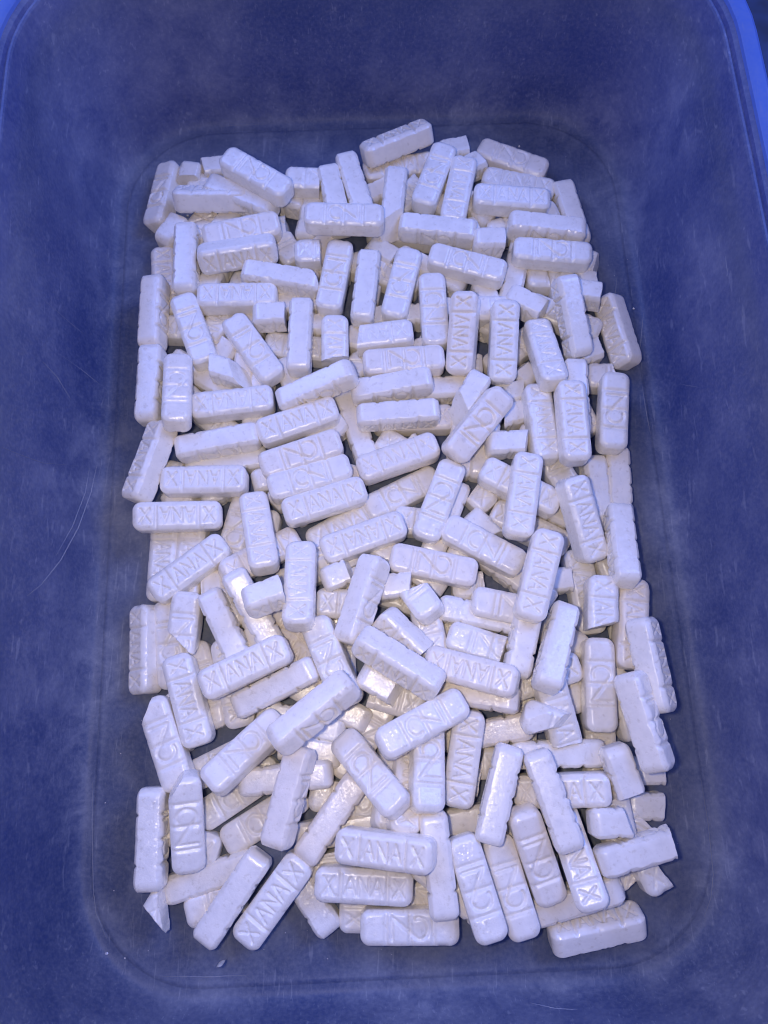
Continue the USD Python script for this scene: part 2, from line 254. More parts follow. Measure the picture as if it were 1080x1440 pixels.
def bar_mesh(seed, step=0.15, depth=0.27, wear=1.0):
    """One whole bar: lettering on +z, the numeral on -z, score lines on both."""
    if step not in PLANS:
        pts, n, tri = plan(step)
        a = pts[tri]; area = np.cross(a[:, 1] - a[:, 0], a[:, 2] - a[:, 0]); tri = tri[np.abs(area) > 1e-7]; area = area[np.abs(area) > 1e-7]
        tri[area < 0] = tri[area < 0][:, ::-1]; PLANS[step] = pts, n, tri
    pts, n, tri = PLANS[step]; rng = np.random.default_rng(seed)
    d = np.maximum(inset(pts), 0); t = np.clip(d / 1.0, 0, 1)
    def face(two):
        uv = pts * [1, -1] if two else pts
        drop = 0.66 * (1 - t) ** 1.9
        z = T / 2 - drop
        for s in (SCORE_B if two else SCORE_A):
            w = np.abs(pts[:, 0] - s - 0.05 * rng.normal())
            z -= depth * 1.2 * (0.04 + 0.96 * t ** 0.8) * np.exp(-(w / (0.30 if two else 0.23)) ** 2) + 0.08 * (1 - t) * np.exp(-(w / 0.34) ** 2)
        if not two:
            w = np.abs(pts[:, 0]); z -= 0.12 * (1 - t) * np.exp(-(w / 0.4) ** 2)
        z -= depth * (1.25 if two else 1.0) * np.clip(1 - strokes(uv, two) / (0.36 if two else 0.26), 0, 1) ** 0.8 * (0.8 + 0.4 * meshkit.noise(np.c_[pts / 2.0, np.full(len(pts), seed)], 3))
        p3 = np.c_[pts, np.full(len(pts), seed * 7.3 + two * 31)]
        z += 0.16 * wear * (meshkit.fbm(p3 / 1.9, 3, seed) - 0.5) * (1.3 - t) + 0.07 * wear * (meshkit.fbm(p3 / 0.8, 2, seed + 5) - 0.5)
        z += 0.08 * wear * (1 - t) * (meshkit.noise(np.c_[pts[:, 0] / 1.6, np.sign(pts[:, 1]) * 5, np.full(len(pts), seed + two * 3)], seed) - 0.6)
        for _ in range(int(5 * wear)):                               # dents and chips along the rim
            a = rng.uniform(0, 2 * np.pi); c = np.array([np.clip(9 * np.cos(a), -L / 2, L / 2), np.clip(9 * np.sin(a), -W / 2, W / 2)]); r = rng.uniform(0.3, 0.75)
            z -= 0.20 * np.clip(1 - np.linalg.norm(pts - c, axis=1) / r, 0, 1)
        return z
    za, zb = face(False), -face(True)
    m = len(pts); k = np.arange(n); lev = 4
    v = [np.c_[pts, za], np.c_[pts, zb]]; f = [tri, tri[:, ::-1] + m]
    c = pts[:n]; cn = c / np.linalg.norm(c, axis=1, keepdims=True)
    idx = [k]
    for j in range(1, lev):
        s = j / lev; z = za[:n] * (1 - s) + zb[:n] * s
        w = 0.05 * (meshkit.fbm(np.c_[c / 2.2, z + seed * 3], 2, seed) - 0.5) + 0.04 * math.sin(math.pi * s)
        v.append(np.c_[c + cn * w[:, None], z]); idx.append(2 * m + (j - 1) * n + k)
    idx.append(m + k)
    for a, b in zip(idx[:-1], idx[1:]):
        a2, b2 = np.roll(a, -1), np.roll(b, -1)
        f += [np.c_[a, b, b2], np.c_[a, b2, a2]]
    return np.vstack(v), np.vstack(f)

def rough_cut(rng, point, normal, amp):
    """A block with a rough broken face at the point; its solid side lies along the normal: what it holds is broken off."""
    nrm = np.array(normal, float); nrm /= np.linalg.norm(nrm)
    a = np.cross(nrm, [0, 0, 1.0] if abs(nrm[2]) < 0.9 else [1.0, 0, 0]); a /= np.linalg.norm(a); b = np.cross(nrm, a)
    g = np.linspace(-9, 9, 60); x, y = np.meshgrid(g, g); s = rng.uniform(0, 50)
    h = amp * (2.2 * (meshkit.fbm(np.stack([x / 2.6, y / 2.6, x * 0 + s], -1), 4, 3) - 0.5) + 0.25 * (meshkit.noise(np.stack([x / 0.5, y / 0.5, x * 0 + s], -1), 1) - 0.5))
    top = np.array(point) + x[..., None] * a + y[..., None] * b + h[..., None] * nrm
    bot = np.array(point) + x[..., None] * a + y[..., None] * b + 22 * nrm
    N = 60; v = np.vstack([top.reshape(-1, 3), bot.reshape(-1, 3)]); f = []
    i, j = np.meshgrid(np.arange(N - 1), np.arange(N - 1), indexing="ij"); q = (i * N + j).ravel()
    f = [np.c_[q, q + N, q + 1], np.c_[q + 1, q + N, q + N + 1], np.c_[q, q + 1, q + N] + N * N, np.c_[q + 1, q + N + 1, q + N] + N * N]
    e = np.r_[np.arange(N), np.arange(2 * N - 1, N * N, N), np.arange(N * N - 2, N * N - N - 1, -1), np.arange(N * N - 2 * N, 0, -N)]
    e2 = np.roll(e, -1); f += [np.c_[e, e2, e + N * N], np.c_[e2, e2 + N * N, e + N * N]]
    tm = trimesh.Trimesh(v, np.vstack(f), process=False)
    if tm.volume < 0: tm.invert()
    return manifold3d.Manifold(manifold3d.Mesh(tm.vertices.astype(np.float32), tm.faces.astype(np.uint32)))

def fragment(seed, f0, f1, opts):
    v, f = bar_mesh(seed, 0.19, 0.24, 1.3); rng = np.random.default_rng(seed + 900)
    m = manifold3d.Manifold(manifold3d.Mesh(v.astype(np.float32), f.astype(np.uint32)))
    xa, xb = (f0 - 0.5) * L, (f1 - 0.5) * L; amp = 0.34 if "rough" in opts else 0.2
    j = lambda s: rng.normal() * s
    cuts = []
    if f1 < 1 and not {"tri", "tri2", "pyr"} & set(opts): cuts.append(((xb, 0, 0), (1, j(.16), j(.16))))
    if f0 > 0: cuts.append(((xa, 0, 0), (-1, j(.16), j(.16))))
    if "tri" in opts: cuts.append(((xb - 1.9, 0, 0), (0.78, 0.62 * rng.choice([-1, 1]), 0.3 * j(1))))
    if "tri2" in opts: cuts += [((xb - 1.0, -0.3, 0), (0.75, 0.66, 0)), ((-7, -1.5, 0), (-0.25, -0.9, 0.3))]
    if "pyr" in opts: cuts += [((xb - 0.4, 0, 0), (0.9, 0.3, -0.5)), ((xb - 2.0, 1.2, 0), (0.55, 0.75, -0.35)), ((xa + 1.2, -1.4, -1), (-0.6, -0.65, -0.5))]
    if "chip" in opts: cuts += [((-L / 2 + 1.5, W / 2 - 1.3, 0), (-0.62, 0.75, -0.15)), ((L / 2 - 1.3, W / 2 - 0.3, 0), (0.3, 0.9, 0.2))]
    if "chamfer" in opts: cuts += [((L / 2 - 1.7, -W / 2 + 1.2, 0), (0.55, -0.83, 0))]
    for p, nr in cuts:
        m = m - rough_cut(rng, p, nr, amp)
    mm = m.to_mesh()
    return np.array(mm.vert_properties[:, :3], float), np.array(mm.tri_verts)

def split_parts(path, v, f, mat):
    """The body, the sunk lettering and the sunk numeral as three meshes that share one smooth surface."""
    c = v[f].mean(1); e1, e2 = v[f[:, 1]] - v[f[:, 0]], v[f[:, 2]] - v[f[:, 0]]; nz = np.cross(e1, e2); nz = nz[:, 2] / np.maximum(np.linalg.norm(nz, axis=1), 1e-12)
    side = np.zeros(len(f), int)
    top = (c[:, 2] > T / 2 - 0.75) & (nz > 0.3); bot = (c[:, 2] < -T / 2 + 0.75) & (nz < -0.3)
    side[top & (strokes(c[:, :2], False) < 0.26)] = 1
    side[bot & (strokes(c[:, :2] * [1, -1], True) < 0.26)] = 2
    tm = trimesh.graph.smooth_shade(trimesh.Trimesh(v, f, process=False), angle=math.radians(48), facet_minarea=None)
    V, F = np.array(tm.vertices), np.array(tm.faces)
    # smooth_shade regroups the faces: find each face's class again from its centre
    key = {tuple(np.round(x, 5)): s for x, s in zip(c, side)}
    S = np.array([key.get(tuple(np.round(x, 5)), 0) for x in V[F].mean(1)])
    n = np.zeros_like(V); fn = np.cross(V[F[:, 1]] - V[F[:, 0]], V[F[:, 2]] - V[F[:, 0]])
    for k in range(3): np.add.at(n, F[:, k], fn)
    n /= np.maximum(np.linalg.norm(n, axis=1, keepdims=True), 1e-12)
    for s, name in ((0, "body"), (1, "lettering"), (2, "numeral")):
        g = F[S == s]
        if len(g) < 12: continue
        u, inv = np.unique(g, return_inverse=True)
        write(f"{path}/{name}", V[u], inv.reshape(-1, 3), n[u], mat)

stage.CreateClassPrim("/World/Kinds")
VARIANTS = 14
for k in range(VARIANTS):
    UsdGeom.Xform.Define(stage, f"/World/Kinds/bar_{k:03d}")
    v, f = bar_mesh(100 + k, 0.15, (0.36, 0.30, 0.34, 0.26)[k % 4], (0.8, 1.1, 1.0, 1.4)[k % 4])
    split_parts(f"/World/Kinds/bar_{k:03d}", v, f, TAB[(0, 0, 1, 0, 2, 0, 1)[k % 7]])

FLECKS = [((-44.41, -37.45, 0.35), (0.95, 0.93, 0.95), 'tiny white shiny fleck by the near left corner, the farther of two'), ((-44.18, -40.55, 0.45), (0.35, 0.95, 0.7), 'tiny green shiny fleck on the near left corner of the tub')]
BARS = [
('pill_bar', 11, None, (-43.71, 82.95, 1.47), (0.0000, 0.0000, -1.4575), 'white bar, lettered side up, half buried, lying lengthwise, left edge, near the far end', 'white pill bars heaped in the tub'),
('pill_bar', 1, None, (-26.71, 31.58, 1.48), (1.9459, -2.4664, -0.0000), 'white bar, numeral side up, half buried, lying lengthwise, left side, at mid heap', 'white pill bars heaped in the tub'),
('pill_bar', 2, None, (-39.63, 26.36, 1.47), (0.0000, 0.0000, -1.5612), 'leftmost white bar, lettered side up, half buried, lengthwise, left edge, at mid heap', 'white pill bars heaped in the tub'),
('pill_bar', 3, None, (-35.01, 26.15, 1.47), (-0.0000, -0.0000, -1.6129), 'rightmost white bar, lettered side up, half buried, lengthwise, left edge, at mid heap', 'white pill bars heaped in the tub'),
('pill_bar', 2, None, (-29.30, 44.56, 1.77), (1.5662, 0.1412, 0.1412), 'white bar, smooth side up, half buried, lying crosswise, left side, above the middle', 'white pill bars heaped in the tub'),
('pill_bar', 11, None, (-21.91, 26.45, 3.98), (0.0401, 0.2986, 0.5419), 'white bar, lettered side up, half buried, slanting right, left side, at mid heap', 'white pill bars heaped in the tub'),
('pill_bar', 12, None, (-5.30, 51.77, 1.77), (1.3498, -0.9578, -0.9578), 'white bar, smooth side up, half buried, slanting left, left of centre, above the middle', 'white pill bars heaped in the tub'),
('broken_pill_bar', 0, (0.0, 0.8, ()), (-6.89, 32.88, 1.47), (0.0000, 0.0000, 0.5264), 'white broken bar, lettered side up, half buried, slanting right, left of centre, at mid heap', 'broken pieces lying among the white bars'),
('pill_bar', 0, None, (-30.93, 4.31, 1.48), (2.5435, -1.8440, -0.0000), 'white bar, numeral side up, half buried, lying lengthwise, left side, three quarters down', 'white pill bars heaped in the tub'),
('pill_bar', 1, None, (-7.49, 10.60, 1.48), (2.2610, -2.1811, -0.0000), 'white bar, glimpsed between others, left of centre, below the middle', 'white pill bars heaped in the tub'),
('pill_bar', 4, None, (-12.65, 8.12, 4.23), (0.0794, -0.2865, -0.5975), 'white bar, lettered side up, half buried, slanting left, left of centre, below the middle', 'white pill bars heaped in the tub'),
('pill_bar', 6, None, (-24.03, -13.06, 1.48), (0.8967, -3.0109, -0.0000), 'farthest white bar, numeral side up, half buried, slanting right, left side, near the front', 'white pill bars heaped in the tub'),
('pill_bar', 8, None, (-19.54, -16.98, 1.48), (0.8464, -3.0254, -0.0000), 'nearest white bar, numeral side up, half buried, slanting right, left side, near the front', 'white pill bars heaped in the tub'),
('pill_bar', 6, None, (-25.33, -7.39, 1.48), (3.0611, 0.7067, 0.0000), 'white bar, numeral side up, half buried, slanting right, left side, three quarters down', 'white pill bars heaped in the tub'),
('pill_bar', 3, None, (-28.06, -25.69, 1.80), (1.5445, 0.2432, 0.2444), 'white bar, smooth side up, half buried, slanting right, left side, along the front', 'white pill bars heaped in the tub'),
('broken_pill_bar', 0, (0.0, 0.6, ()), (-24.30, -28.83, 1.50), (3.0960, 0.4783, -0.0181), 'white broken bar, numeral side up, half buried, slanting right, left side, along the front', 'broken pieces lying among the white bars'),
('broken_pill_bar', 1, (0.25, 1.0, ()), (-12.69, -27.60, 1.77), (1.4440, -0.7319, -0.7319), 'white broken bar, smooth side up, half buried, slanting left, left of centre, along the front', 'broken pieces lying among the white bars'),
('broken_pill_bar', 1, (0.0, 0.6, ()), (-4.49, -26.26, 1.52), (0.0165, 0.0127, 1.5458), 'white broken bar, lettered side up, half buried, lying lengthwise, left of centre, along the front', 'broken pieces lying among the white bars'),
('pill_bar', 0, None, (-6.90, -18.82, 1.77), (1.5674, 0.1207, 0.1207), 'white bar, smooth side up, half buried, lying crosswise, left of centre, near the front', 'white pill bars heaped in the tub'),
('pill_bar', 1, None, (10.36, -17.86, 1.77), (1.5668, 0.1320, 0.1320), 'white bar, smooth side up, half buried, lying crosswise, right of centre, near the front', 'white pill bars heaped in the tub'),
('broken_pill_bar', 0, (0.0, 0.3, ()), (49.40, -9.58, 1.77), (1.5708, 0.0000, 0.0000), 'white stub, smooth side up, half buried, right edge, near the front', 'broken pieces lying among the white bars'),
('broken_pill_bar', 0, (0.0, 0.5, ('tri',)), (42.15, -26.43, 1.47), (0.0000, 0.0000, -0.2450), 'white broken bar, lettered side up, half buried, lying crosswise, right edge, along the front', 'broken pieces lying among the white bars'),
('broken_pill_bar', 1, (0.0, 0.25, ('rough',)), (47.04, -22.62, 5.02), (0.0000, 0.0000, 0.4711), 'white stub, lettered side up, half buried, slanting right, right edge, along the front', 'broken pieces lying among the white bars'),
('pill_bar', 7, None, (-15.92, -10.39, 5.33), (1.5695, 0.0741, 0.0741), 'white bar, smooth side up, half buried, lying crosswise, left side, near the front', 'white pill bars heaped in the tub'),
('pill_bar', 5, None, (8.50, -27.58, 1.48), (3.0427, 0.7819, 0.0000), 'white bar, numeral side up, half buried, slanting right, right of centre, along the front', 'white pill bars heaped in the tub'),
('pill_bar', 6, None, (10.95, -27.19, 5.33), (1.5112, -0.5050, -0.5050), 'white bar, smooth side up, half buried, slanting left, right of centre, along the front', 'white pill bars heaped in the tub'),
('pill_bar', 9, None, (23.20, 1.20, 1.47), (0.0000, 0.0000, -1.5674), 'white bar, glimpsed between others, right side, three quarters down', 'white pill bars heaped in the tub'),
('pill_bar', 8, None, (36.43, -6.82, 1.47), (-0.0000, -0.0000, -1.6041), 'white bar, lettered side up, half buried, lying lengthwise, right side, three quarters down', 'white pill bars heaped in the tub'),
('pill_bar', 2, None, (37.22, -16.78, 5.08), (-0.0155, 0.0172, -1.4179), 'white bar, lettered side up, half buried, lying lengthwise, right side, near the front', 'white pill bars heaped in the tub'),
('pill_bar', 10, None, (20.14, -21.14, 1.85), (1.2630, -1.1058, -1.1287), 'white bar, smooth side up, half buried, lying lengthwise, right of centre, along the front', 'white pill bars heaped in the tub'),
('pill_bar', 10, None, (30.24, -28.62, 4.00), (1.6269, 0.0450, 0.5129), 'white bar, smooth side up, half buried, lying crosswise, right side, along the front', 'white pill bars heaped in the tub'),
('pill_bar', 13, None, (14.86, 14.38, 1.47), (0.0000, 0.0000, 0.4555), 'rightmost white bar, glimpsed between others, right of centre, below the middle', 'white pill bars heaped in the tub'),
('pill_bar', 11, None, (3.25, 109.89, 1.47), (0.0000, 0.0000, 0.1603), 'white bar, lettered side up, half buried, lying crosswise, right of centre, along the far edge', 'white pill bars heaped in the tub'),
('pill_bar', 3, None, (27.87, 105.71, 1.47), (0.0000, 0.0000, -0.2340), 'white bar, lettered side up, half buried, lying crosswise, right side, along the far edge', 'white pill bars heaped in the tub'),
('pill_bar', 4, None, (-13.22, 14.40, 4.06), (-2.9706, 0.7200, -0.4487), 'leftmost white bar, numeral side up, half buried, slanting left, left of centre, below the middle', 'white pill bars heaped in the tub'),
('pill_bar', 9, None, (25.77, 5.29, 5.02), (0.0000, 0.0000, 0.3095), 'white bar, lettered side up, half buried, slanting right, right side, below the middle', 'white pill bars heaped in the tub'),
('pill_bar', 9, None, (39.30, 38.42, 1.77), (1.2248, -1.1846, -1.1846), 'white bar, smooth side up, half buried, lying lengthwise, right edge, above the middle', 'white pill bars heaped in the tub'),
('pill_bar', 9, None, (35.60, 20.62, 1.47), (0.0000, 0.0000, -1.4441), 'white bar, lettered side up, half buried, lying lengthwise, right side, below the middle', 'white pill bars heaped in the tub'),
('broken_pill_bar', 1, (0.0, 0.4, ('rough',)), (-4.21, 17.65, 5.02), (-0.0057, 0.0080, -0.0556), 'white stub, lettered side up, half buried, left of centre, below the middle', 'broken pieces lying among the white bars'),
('broken_pill_bar', 0, (0.5, 1.0, ()), (7.12, 16.03, 5.02), (0.0000, 0.0000, -1.3578), 'white broken bar, lettered side up, half buried, lying lengthwise, right of centre, below the middle', 'broken pieces lying among the white bars'),
('pill_bar', 13, None, (1.18, -11.29, 4.16), (2.2802, 1.9969, -0.5786), 'white bar, numeral side up, half buried, lying lengthwise, left of centre, near the front', 'white pill bars heaped in the tub'),
('pill_bar', 0, None, (3.81, -11.26, 7.37), (-0.4078, -0.0921, -1.7111), 'white bar, lettered side up, half buried, lying lengthwise, left of centre, near the front', 'white pill bars heaped in the tub'),
('pill_bar', 1, None, (26.55, 32.11, 1.47), (0.0000, 0.0000, -0.4795), 'white bar, lettered side up, half buried, slanting left, right side, at mid heap', 'white pill bars heaped in the tub'),
('pill_bar', 13, None, (-8.48, 7.89, 9.43), (-2.5751, 1.6610, -0.2176), 'rightmost white bar, numeral side up, half buried, slanting left, left of centre, below the middle', 'white pill bars heaped in the tub'),
('pill_bar', 13, None, (16.84, 15.78, 5.35), (1.5734, -0.1545, -0.1633), 'white bar, smooth side up, half buried, lying crosswise, right of centre, below the middle', 'white pill bars heaped in the tub'),
('pill_bar', 4, None, (14.61, 2.73, 7.80), (1.4994, -0.3507, 0.1106), 'farthest white bar, smooth side up, half buried, crosswise, right of centre, three quarters down', 'white pill bars heaped in the tub'),
('pill_bar', 1, None, (28.48, -12.14, 7.09), (0.0707, -0.2935, 0.0628), 'white bar, lettered side up, half buried, lying crosswise, right side, near the front', 'white pill bars heaped in the tub'),
('pill_bar', 4, None, (17.16, -3.39, 4.42), (1.5945, -0.0780, 0.3642), 'nearest white bar, smooth side up, half buried, crosswise, right of centre, three quarters down', 'white pill bars heaped in the tub'),
('pill_bar', 0, None, (30.16, -22.05, 7.53), (-0.0487, -0.4044, -1.2856), 'white bar, lettered side up, half buried, slanting left, right side, along the front', 'white pill bars heaped in the tub'),
('pill_bar', 12, None, (-3.28, -4.39, 1.56), (1.5619, -2.7054, -0.0332), 'white bar, numeral side up, half buried, slanting right, left of centre, three quarters down', 'white pill bars heaped in the tub'),
('broken_pill_bar', 0, (0.0, 0.3, ()), (-34.04, 101.95, 1.47), (0.0000, 0.0000, -0.6958), 'white stub, glimpsed between others, left side, along the far edge', 'broken pieces lying among the white bars'),
('pill_bar', 8, None, (3.18, 38.71, 1.55), (0.7327, -3.0445, -0.0203), 'white bar, numeral side up, half buried, slanting right, right of centre, above the middle', 'white pill bars heaped in the tub'),
('broken_pill_bar', 0, (0.0, 0.62, ('tri',)), (-34.34, 12.31, 5.03), (2.1527, -2.2881, -0.0000), 'white broken bar, numeral side up, half buried, lying lengthwise, left edge, below the middle', 'broken pieces lying among the white bars'),
('pill_bar', 6, None, (28.43, -6.71, 5.33), (-1.5707, -0.0149, 0.0149), 'white bar, smooth side up, half buried, lying crosswise, right side, three quarters down', 'white pill bars heaped in the tub'),
('broken_pill_bar', 0, (0.4, 1.0, ()), (-0.73, 2.67, 5.11), (-0.0144, 0.0337, -0.2837), 'white broken bar, lettered side up, half buried, lying crosswise, left of centre, three quarters down', 'broken pieces lying among the white bars'),
('broken_pill_bar', 1, (0.0, 0.75, ()), (28.52, -1.09, 7.60), (0.1203, 0.2188, -1.2854), 'white broken bar, lettered side up, half buried, lying lengthwise, right side, three quarters down', 'broken pieces lying among the white bars'),
('pill_bar', 6, None, (40.21, 2.78, 2.48), (1.0648, 1.4107, 1.4107), 'white bar, smooth side up, half buried, slanting left, right edge, three quarters down', 'white pill bars heaped in the tub'),
('pill_bar', 0, None, (26.13, 84.39, 2.48), (1.3088, 1.0390, 1.0390), 'white bar, smooth side up, half buried, lying lengthwise, right side, near the far end', 'white pill bars heaped in the tub'),
('pill_bar', 3, None, (25.95, 68.04, 2.17), (2.9690, 1.0269, 0.0000), 'rightmost white bar, glimpsed between others, right side, a quarter down', 'white pill bars heaped in the tub'),
('pill_bar', 9, None, (4.08, 93.83, 2.17), (0.0000, 0.0000, -0.1382), 'white bar, glimpsed between others, right of centre, near the far end', 'white pill bars heaped in the tub'),
('pill_bar', 7, None, (4.98, 65.64, 2.48), (1.5089, 0.5146, 0.5146), 'white bar, glimpsed between others, right of centre, a quarter down', 'white pill bars heaped in the tub'),
('pill_bar', 5, None, (16.29, 101.55, 2.48), (1.4783, -0.6270, -0.6270), 'white bar, glimpsed between others, right side, along the far edge', 'white pill bars heaped in the tub'),
('pill_bar', 3, None, (-11.84, 24.67, 2.17), (3.0629, 0.6988, 0.0000), 'white bar, numeral side up, half buried, slanting right, left of centre, at mid heap', 'white pill bars heaped in the tub'),
('pill_bar', 1, None, (9.34, 84.74, 2.48), (1.5329, -0.4031, -0.4031), 'white bar, smooth side up, half buried, slanting left, right of centre, near the far end', 'white pill bars heaped in the tub'),
('pill_bar', 8, None, (11.15, 33.51, 2.48), (1.3700, 0.9147, 0.9147), 'white bar, smooth side up, half buried, slanting right, right of centre, at mid heap', 'white pill bars heaped in the tub'),
('pill_bar', 9, None, (35.13, 74.45, 2.17), (0.0000, 0.0000, -0.4445), 'white bar, lettered side up, half buried, slanting left, right edge, a quarter down', 'white pill bars heaped in the tub'),
('pill_bar', 7, None, (-15.66, 77.51, 2.48), (1.5698, 0.0652, 0.0652), 'nearest white bar, glimpsed between others, left of centre, near the far end', 'white pill bars heaped in the tub'),
('pill_bar', 13, None, (2.49, 74.54, 2.48), (1.5700, 0.0574, 0.0574), 'farthest white bar, smooth side up, half buried, crosswise, right of centre, a quarter down', 'white pill bars heaped in the tub'),
('pill_bar', 12, None, (4.51, 24.99, 2.48), (1.5222, -0.4565, -0.4565), 'white bar, smooth side up, half buried, slanting left, right of centre, at mid heap', 'white pill bars heaped in the tub'),
('pill_bar', 2, None, (-15.52, 67.87, 2.17), (0.0000, 0.0000, -0.1265), 'white bar, lettered side up, half buried, lying crosswise, left of centre, a quarter down', 'white pill bars heaped in the tub'),
('pill_bar', 8, None, (-14.69, 99.16, 2.48), (1.2812, 1.0894, 1.0894), 'white bar, smooth side up, half buried, lying lengthwise, left of centre, near the far end', 'white pill bars heaped in the tub'),
('pill_bar', 8, None, (30.62, 45.76, 2.17), (1.6082, 2.6988, 0.0000), 'white bar, numeral side up, half buried, slanting left, right side, above the middle', 'white pill bars heaped in the tub'),
('pill_bar', 3, None, (-23.54, 102.13, 2.48), (1.5628, -0.1859, -0.1859), 'white bar, smooth side up, half buried, lying crosswise, left of centre, along the far edge', 'white pill bars heaped in the tub'),
('pill_bar', 4, None, (-4.89, 101.09, 2.48), (1.5401, 0.3633, 0.3633), 'white bar, smooth side up, half buried, slanting right, right of centre, along the far edge', 'white pill bars heaped in the tub'),
('pill_bar', 6, None, (-16.82, 58.29, 2.48), (1.0598, 1.4170, 1.4170), 'leftmost white bar, glimpsed between others, left of centre, a quarter down', 'white pill bars heaped in the tub'),
('pill_bar', 10, None, (-0.00, 84.12, 2.17), (3.0797, -0.6205, -0.0000), 'white bar, numeral side up, half buried, slanting left, right of centre, near the far end', 'white pill bars heaped in the tub'),
('pill_bar', 4, None, (-13.35, 87.71, 2.48), (1.3650, 0.9257, 0.9257), 'farthest white bar, glimpsed between others, left of centre, near the far end', 'white pill bars heaped in the tub'),
('pill_bar', 10, None, (-32.88, 72.50, 2.17), (0.0000, 0.0000, 1.1627), 'white bar, lettered side up, half buried, slanting right, left side, a quarter down', 'white pill bars heaped in the tub'),
('pill_bar', 9, None, (-33.50, 54.15, 2.17), (0.0000, 0.0000, -0.7214), 'white bar, glimpsed between others, left side, above the middle', 'white pill bars heaped in the tub'),
('pill_bar', 3, None, (23.60, 22.91, 2.48), (0.6181, 1.8511, 1.8511), 'white bar, smooth side up, half buried, slanting left, right side, at mid heap', 'white pill bars heaped in the tub'),
('pill_bar', 5, None, (18.98, 48.60, 2.48), (1.2930, 1.0683, 1.0683), 'white bar, smooth side up, half buried, lying lengthwise, right of centre, above the middle', 'white pill bars heaped in the tub'),
('pill_bar', 11, None, (-10.59, 42.77, 2.17), (3.1069, -0.4653, -0.0000), 'white bar, glimpsed between others, left of centre, above the middle', 'white pill bars heaped in the tub'),
('pill_bar', 11, None, (-36.63, 96.46, 2.17), (2.7293, 1.5558, 0.0000), 'leftmost white bar, glimpsed between others, left side, along the far edge', 'white pill bars heaped in the tub'),
('pill_bar', 9, None, (0.59, 20.37, 2.17), (0.0000, 0.0000, -0.3385), 'leftmost white bar, glimpsed between others, right of centre, below the middle', 'white pill bars heaped in the tub'),
('pill_bar', 0, None, (-21.87, 10.33, 2.48), (1.1441, 1.3055, 1.3055), 'white bar, glimpsed between others, left side, below the middle', 'white pill bars heaped in the tub'),
('pill_bar', 9, None, (35.11, 85.18, 2.17), (2.1069, 2.3304, 0.0000), 'white bar, glimpsed between others, right edge, near the far end', 'white pill bars heaped in the tub'),
('pill_bar', 3, None, (-34.00, 92.60, 2.48), (1.4078, 0.8271, 0.8271), 'rightmost white bar, glimpsed between others, left side, along the far edge', 'white pill bars heaped in the tub'),
('pill_bar', 11, None, (5.55, 53.23, 2.17), (0.0000, 0.0000, 0.0238), 'white bar, lettered side up, half buried, lying crosswise, right of centre, above the middle', 'white pill bars heaped in the tub'),
('pill_bar', 12, None, (35.71, 57.01, 2.17), (0.0000, 0.0000, 1.9569), 'white bar, glimpsed between others, right edge, above the middle', 'white pill bars heaped in the tub'),
('pill_bar', 6, None, (18.73, 89.11, 2.48), (1.0445, 1.4360, 1.4360), 'white bar, glimpsed between others, right side, near the far end', 'white pill bars heaped in the tub'),
('pill_bar', 13, None, (-3.98, 64.87, 2.17), (2.9840, 0.9824, 0.0000), 'rightmost white bar, glimpsed between others, left of centre, a quarter down', 'white pill bars heaped in the tub'),
('pill_bar', 10, None, (-25.89, 4.79, 2.17), (0.0000, 0.0000, 1.8215), 'white bar, lettered side up, half buried, lying lengthwise, left side, three quarters down', 'white pill bars heaped in the tub'),
('pill_bar', 4, None, (14.77, 49.22, 2.17), (2.3841, 2.0459, 0.0000), 'white bar, glimpsed between others, right of centre, above the middle', 'white pill bars heaped in the tub'),
('pill_bar', 12, None, (17.73, 73.60, 2.48), (1.5446, -0.3358, -0.3358), 'leftmost white bar, glimpsed between others, right side, a quarter down', 'white pill bars heaped in the tub'),
('pill_bar', 5, None, (27.40, 37.00, 2.48), (1.5422, -0.3504, -0.3504), 'white bar, glimpsed between others, right side, at mid heap', 'white pill bars heaped in the tub'),
('pill_bar', 1, None, (28.34, 96.11, 2.17), (3.0838, 0.5996, 0.0000), 'white bar, numeral side up, half buried, slanting right, right side, along the far edge', 'white pill bars heaped in the tub'),
('pill_bar', 8, None, (-34.60, 61.71, 2.48), (1.5231, -0.4523, -0.4523), 'white bar, smooth side up, half buried, slanting left, left side, a quarter down', 'white pill bars heaped in the tub'),
('pill_bar', 11, None, (-26.20, 67.39, 2.48), (1.2609, 1.1249, 1.1249), 'farthest white bar, glimpsed between others, left side, a quarter down', 'white pill bars heaped in the tub'),
('pill_bar', 9, None, (41.83, 15.01, 2.48), (1.1388, 1.3128, 1.3128), 'white bar, glimpsed between others, right edge, below the middle', 'white pill bars heaped in the tub'),
('pill_bar', 5, None, (-23.53, 58.21, 2.48), (1.2685, 1.1118, 1.1118), 'nearest white bar, glimpsed between others, left side, a quarter down', 'white pill bars heaped in the tub'),
('pill_bar', 12, None, (11.35, 59.30, 2.48), (1.5703, 0.0484, 0.0484), 'nearest white bar, smooth side up, half buried, crosswise, right of centre, a quarter down', 'white pill bars heaped in the tub'),
('pill_bar', 6, None, (-13.93, -1.72, 2.48), (1.5620, -0.1953, -0.1953), 'white bar, smooth side up, half buried, lying crosswise, left of centre, three quarters down', 'white pill bars heaped in the tub'),
('pill_bar', 5, None, (-34.86, 80.96, 2.48), (1.3580, 0.9407, 0.9407), 'white bar, glimpsed between others, left side, near the far end', 'white pill bars heaped in the tub'),
('broken_pill_bar', 0, (0, 0.43, ('rough',)), (-14.89, 41.73, 2.48), (1.4807, 0.6191, 0.6191), 'rightmost white stub, glimpsed between others, left side, at mid heap', 'broken pieces lying among the white bars'),
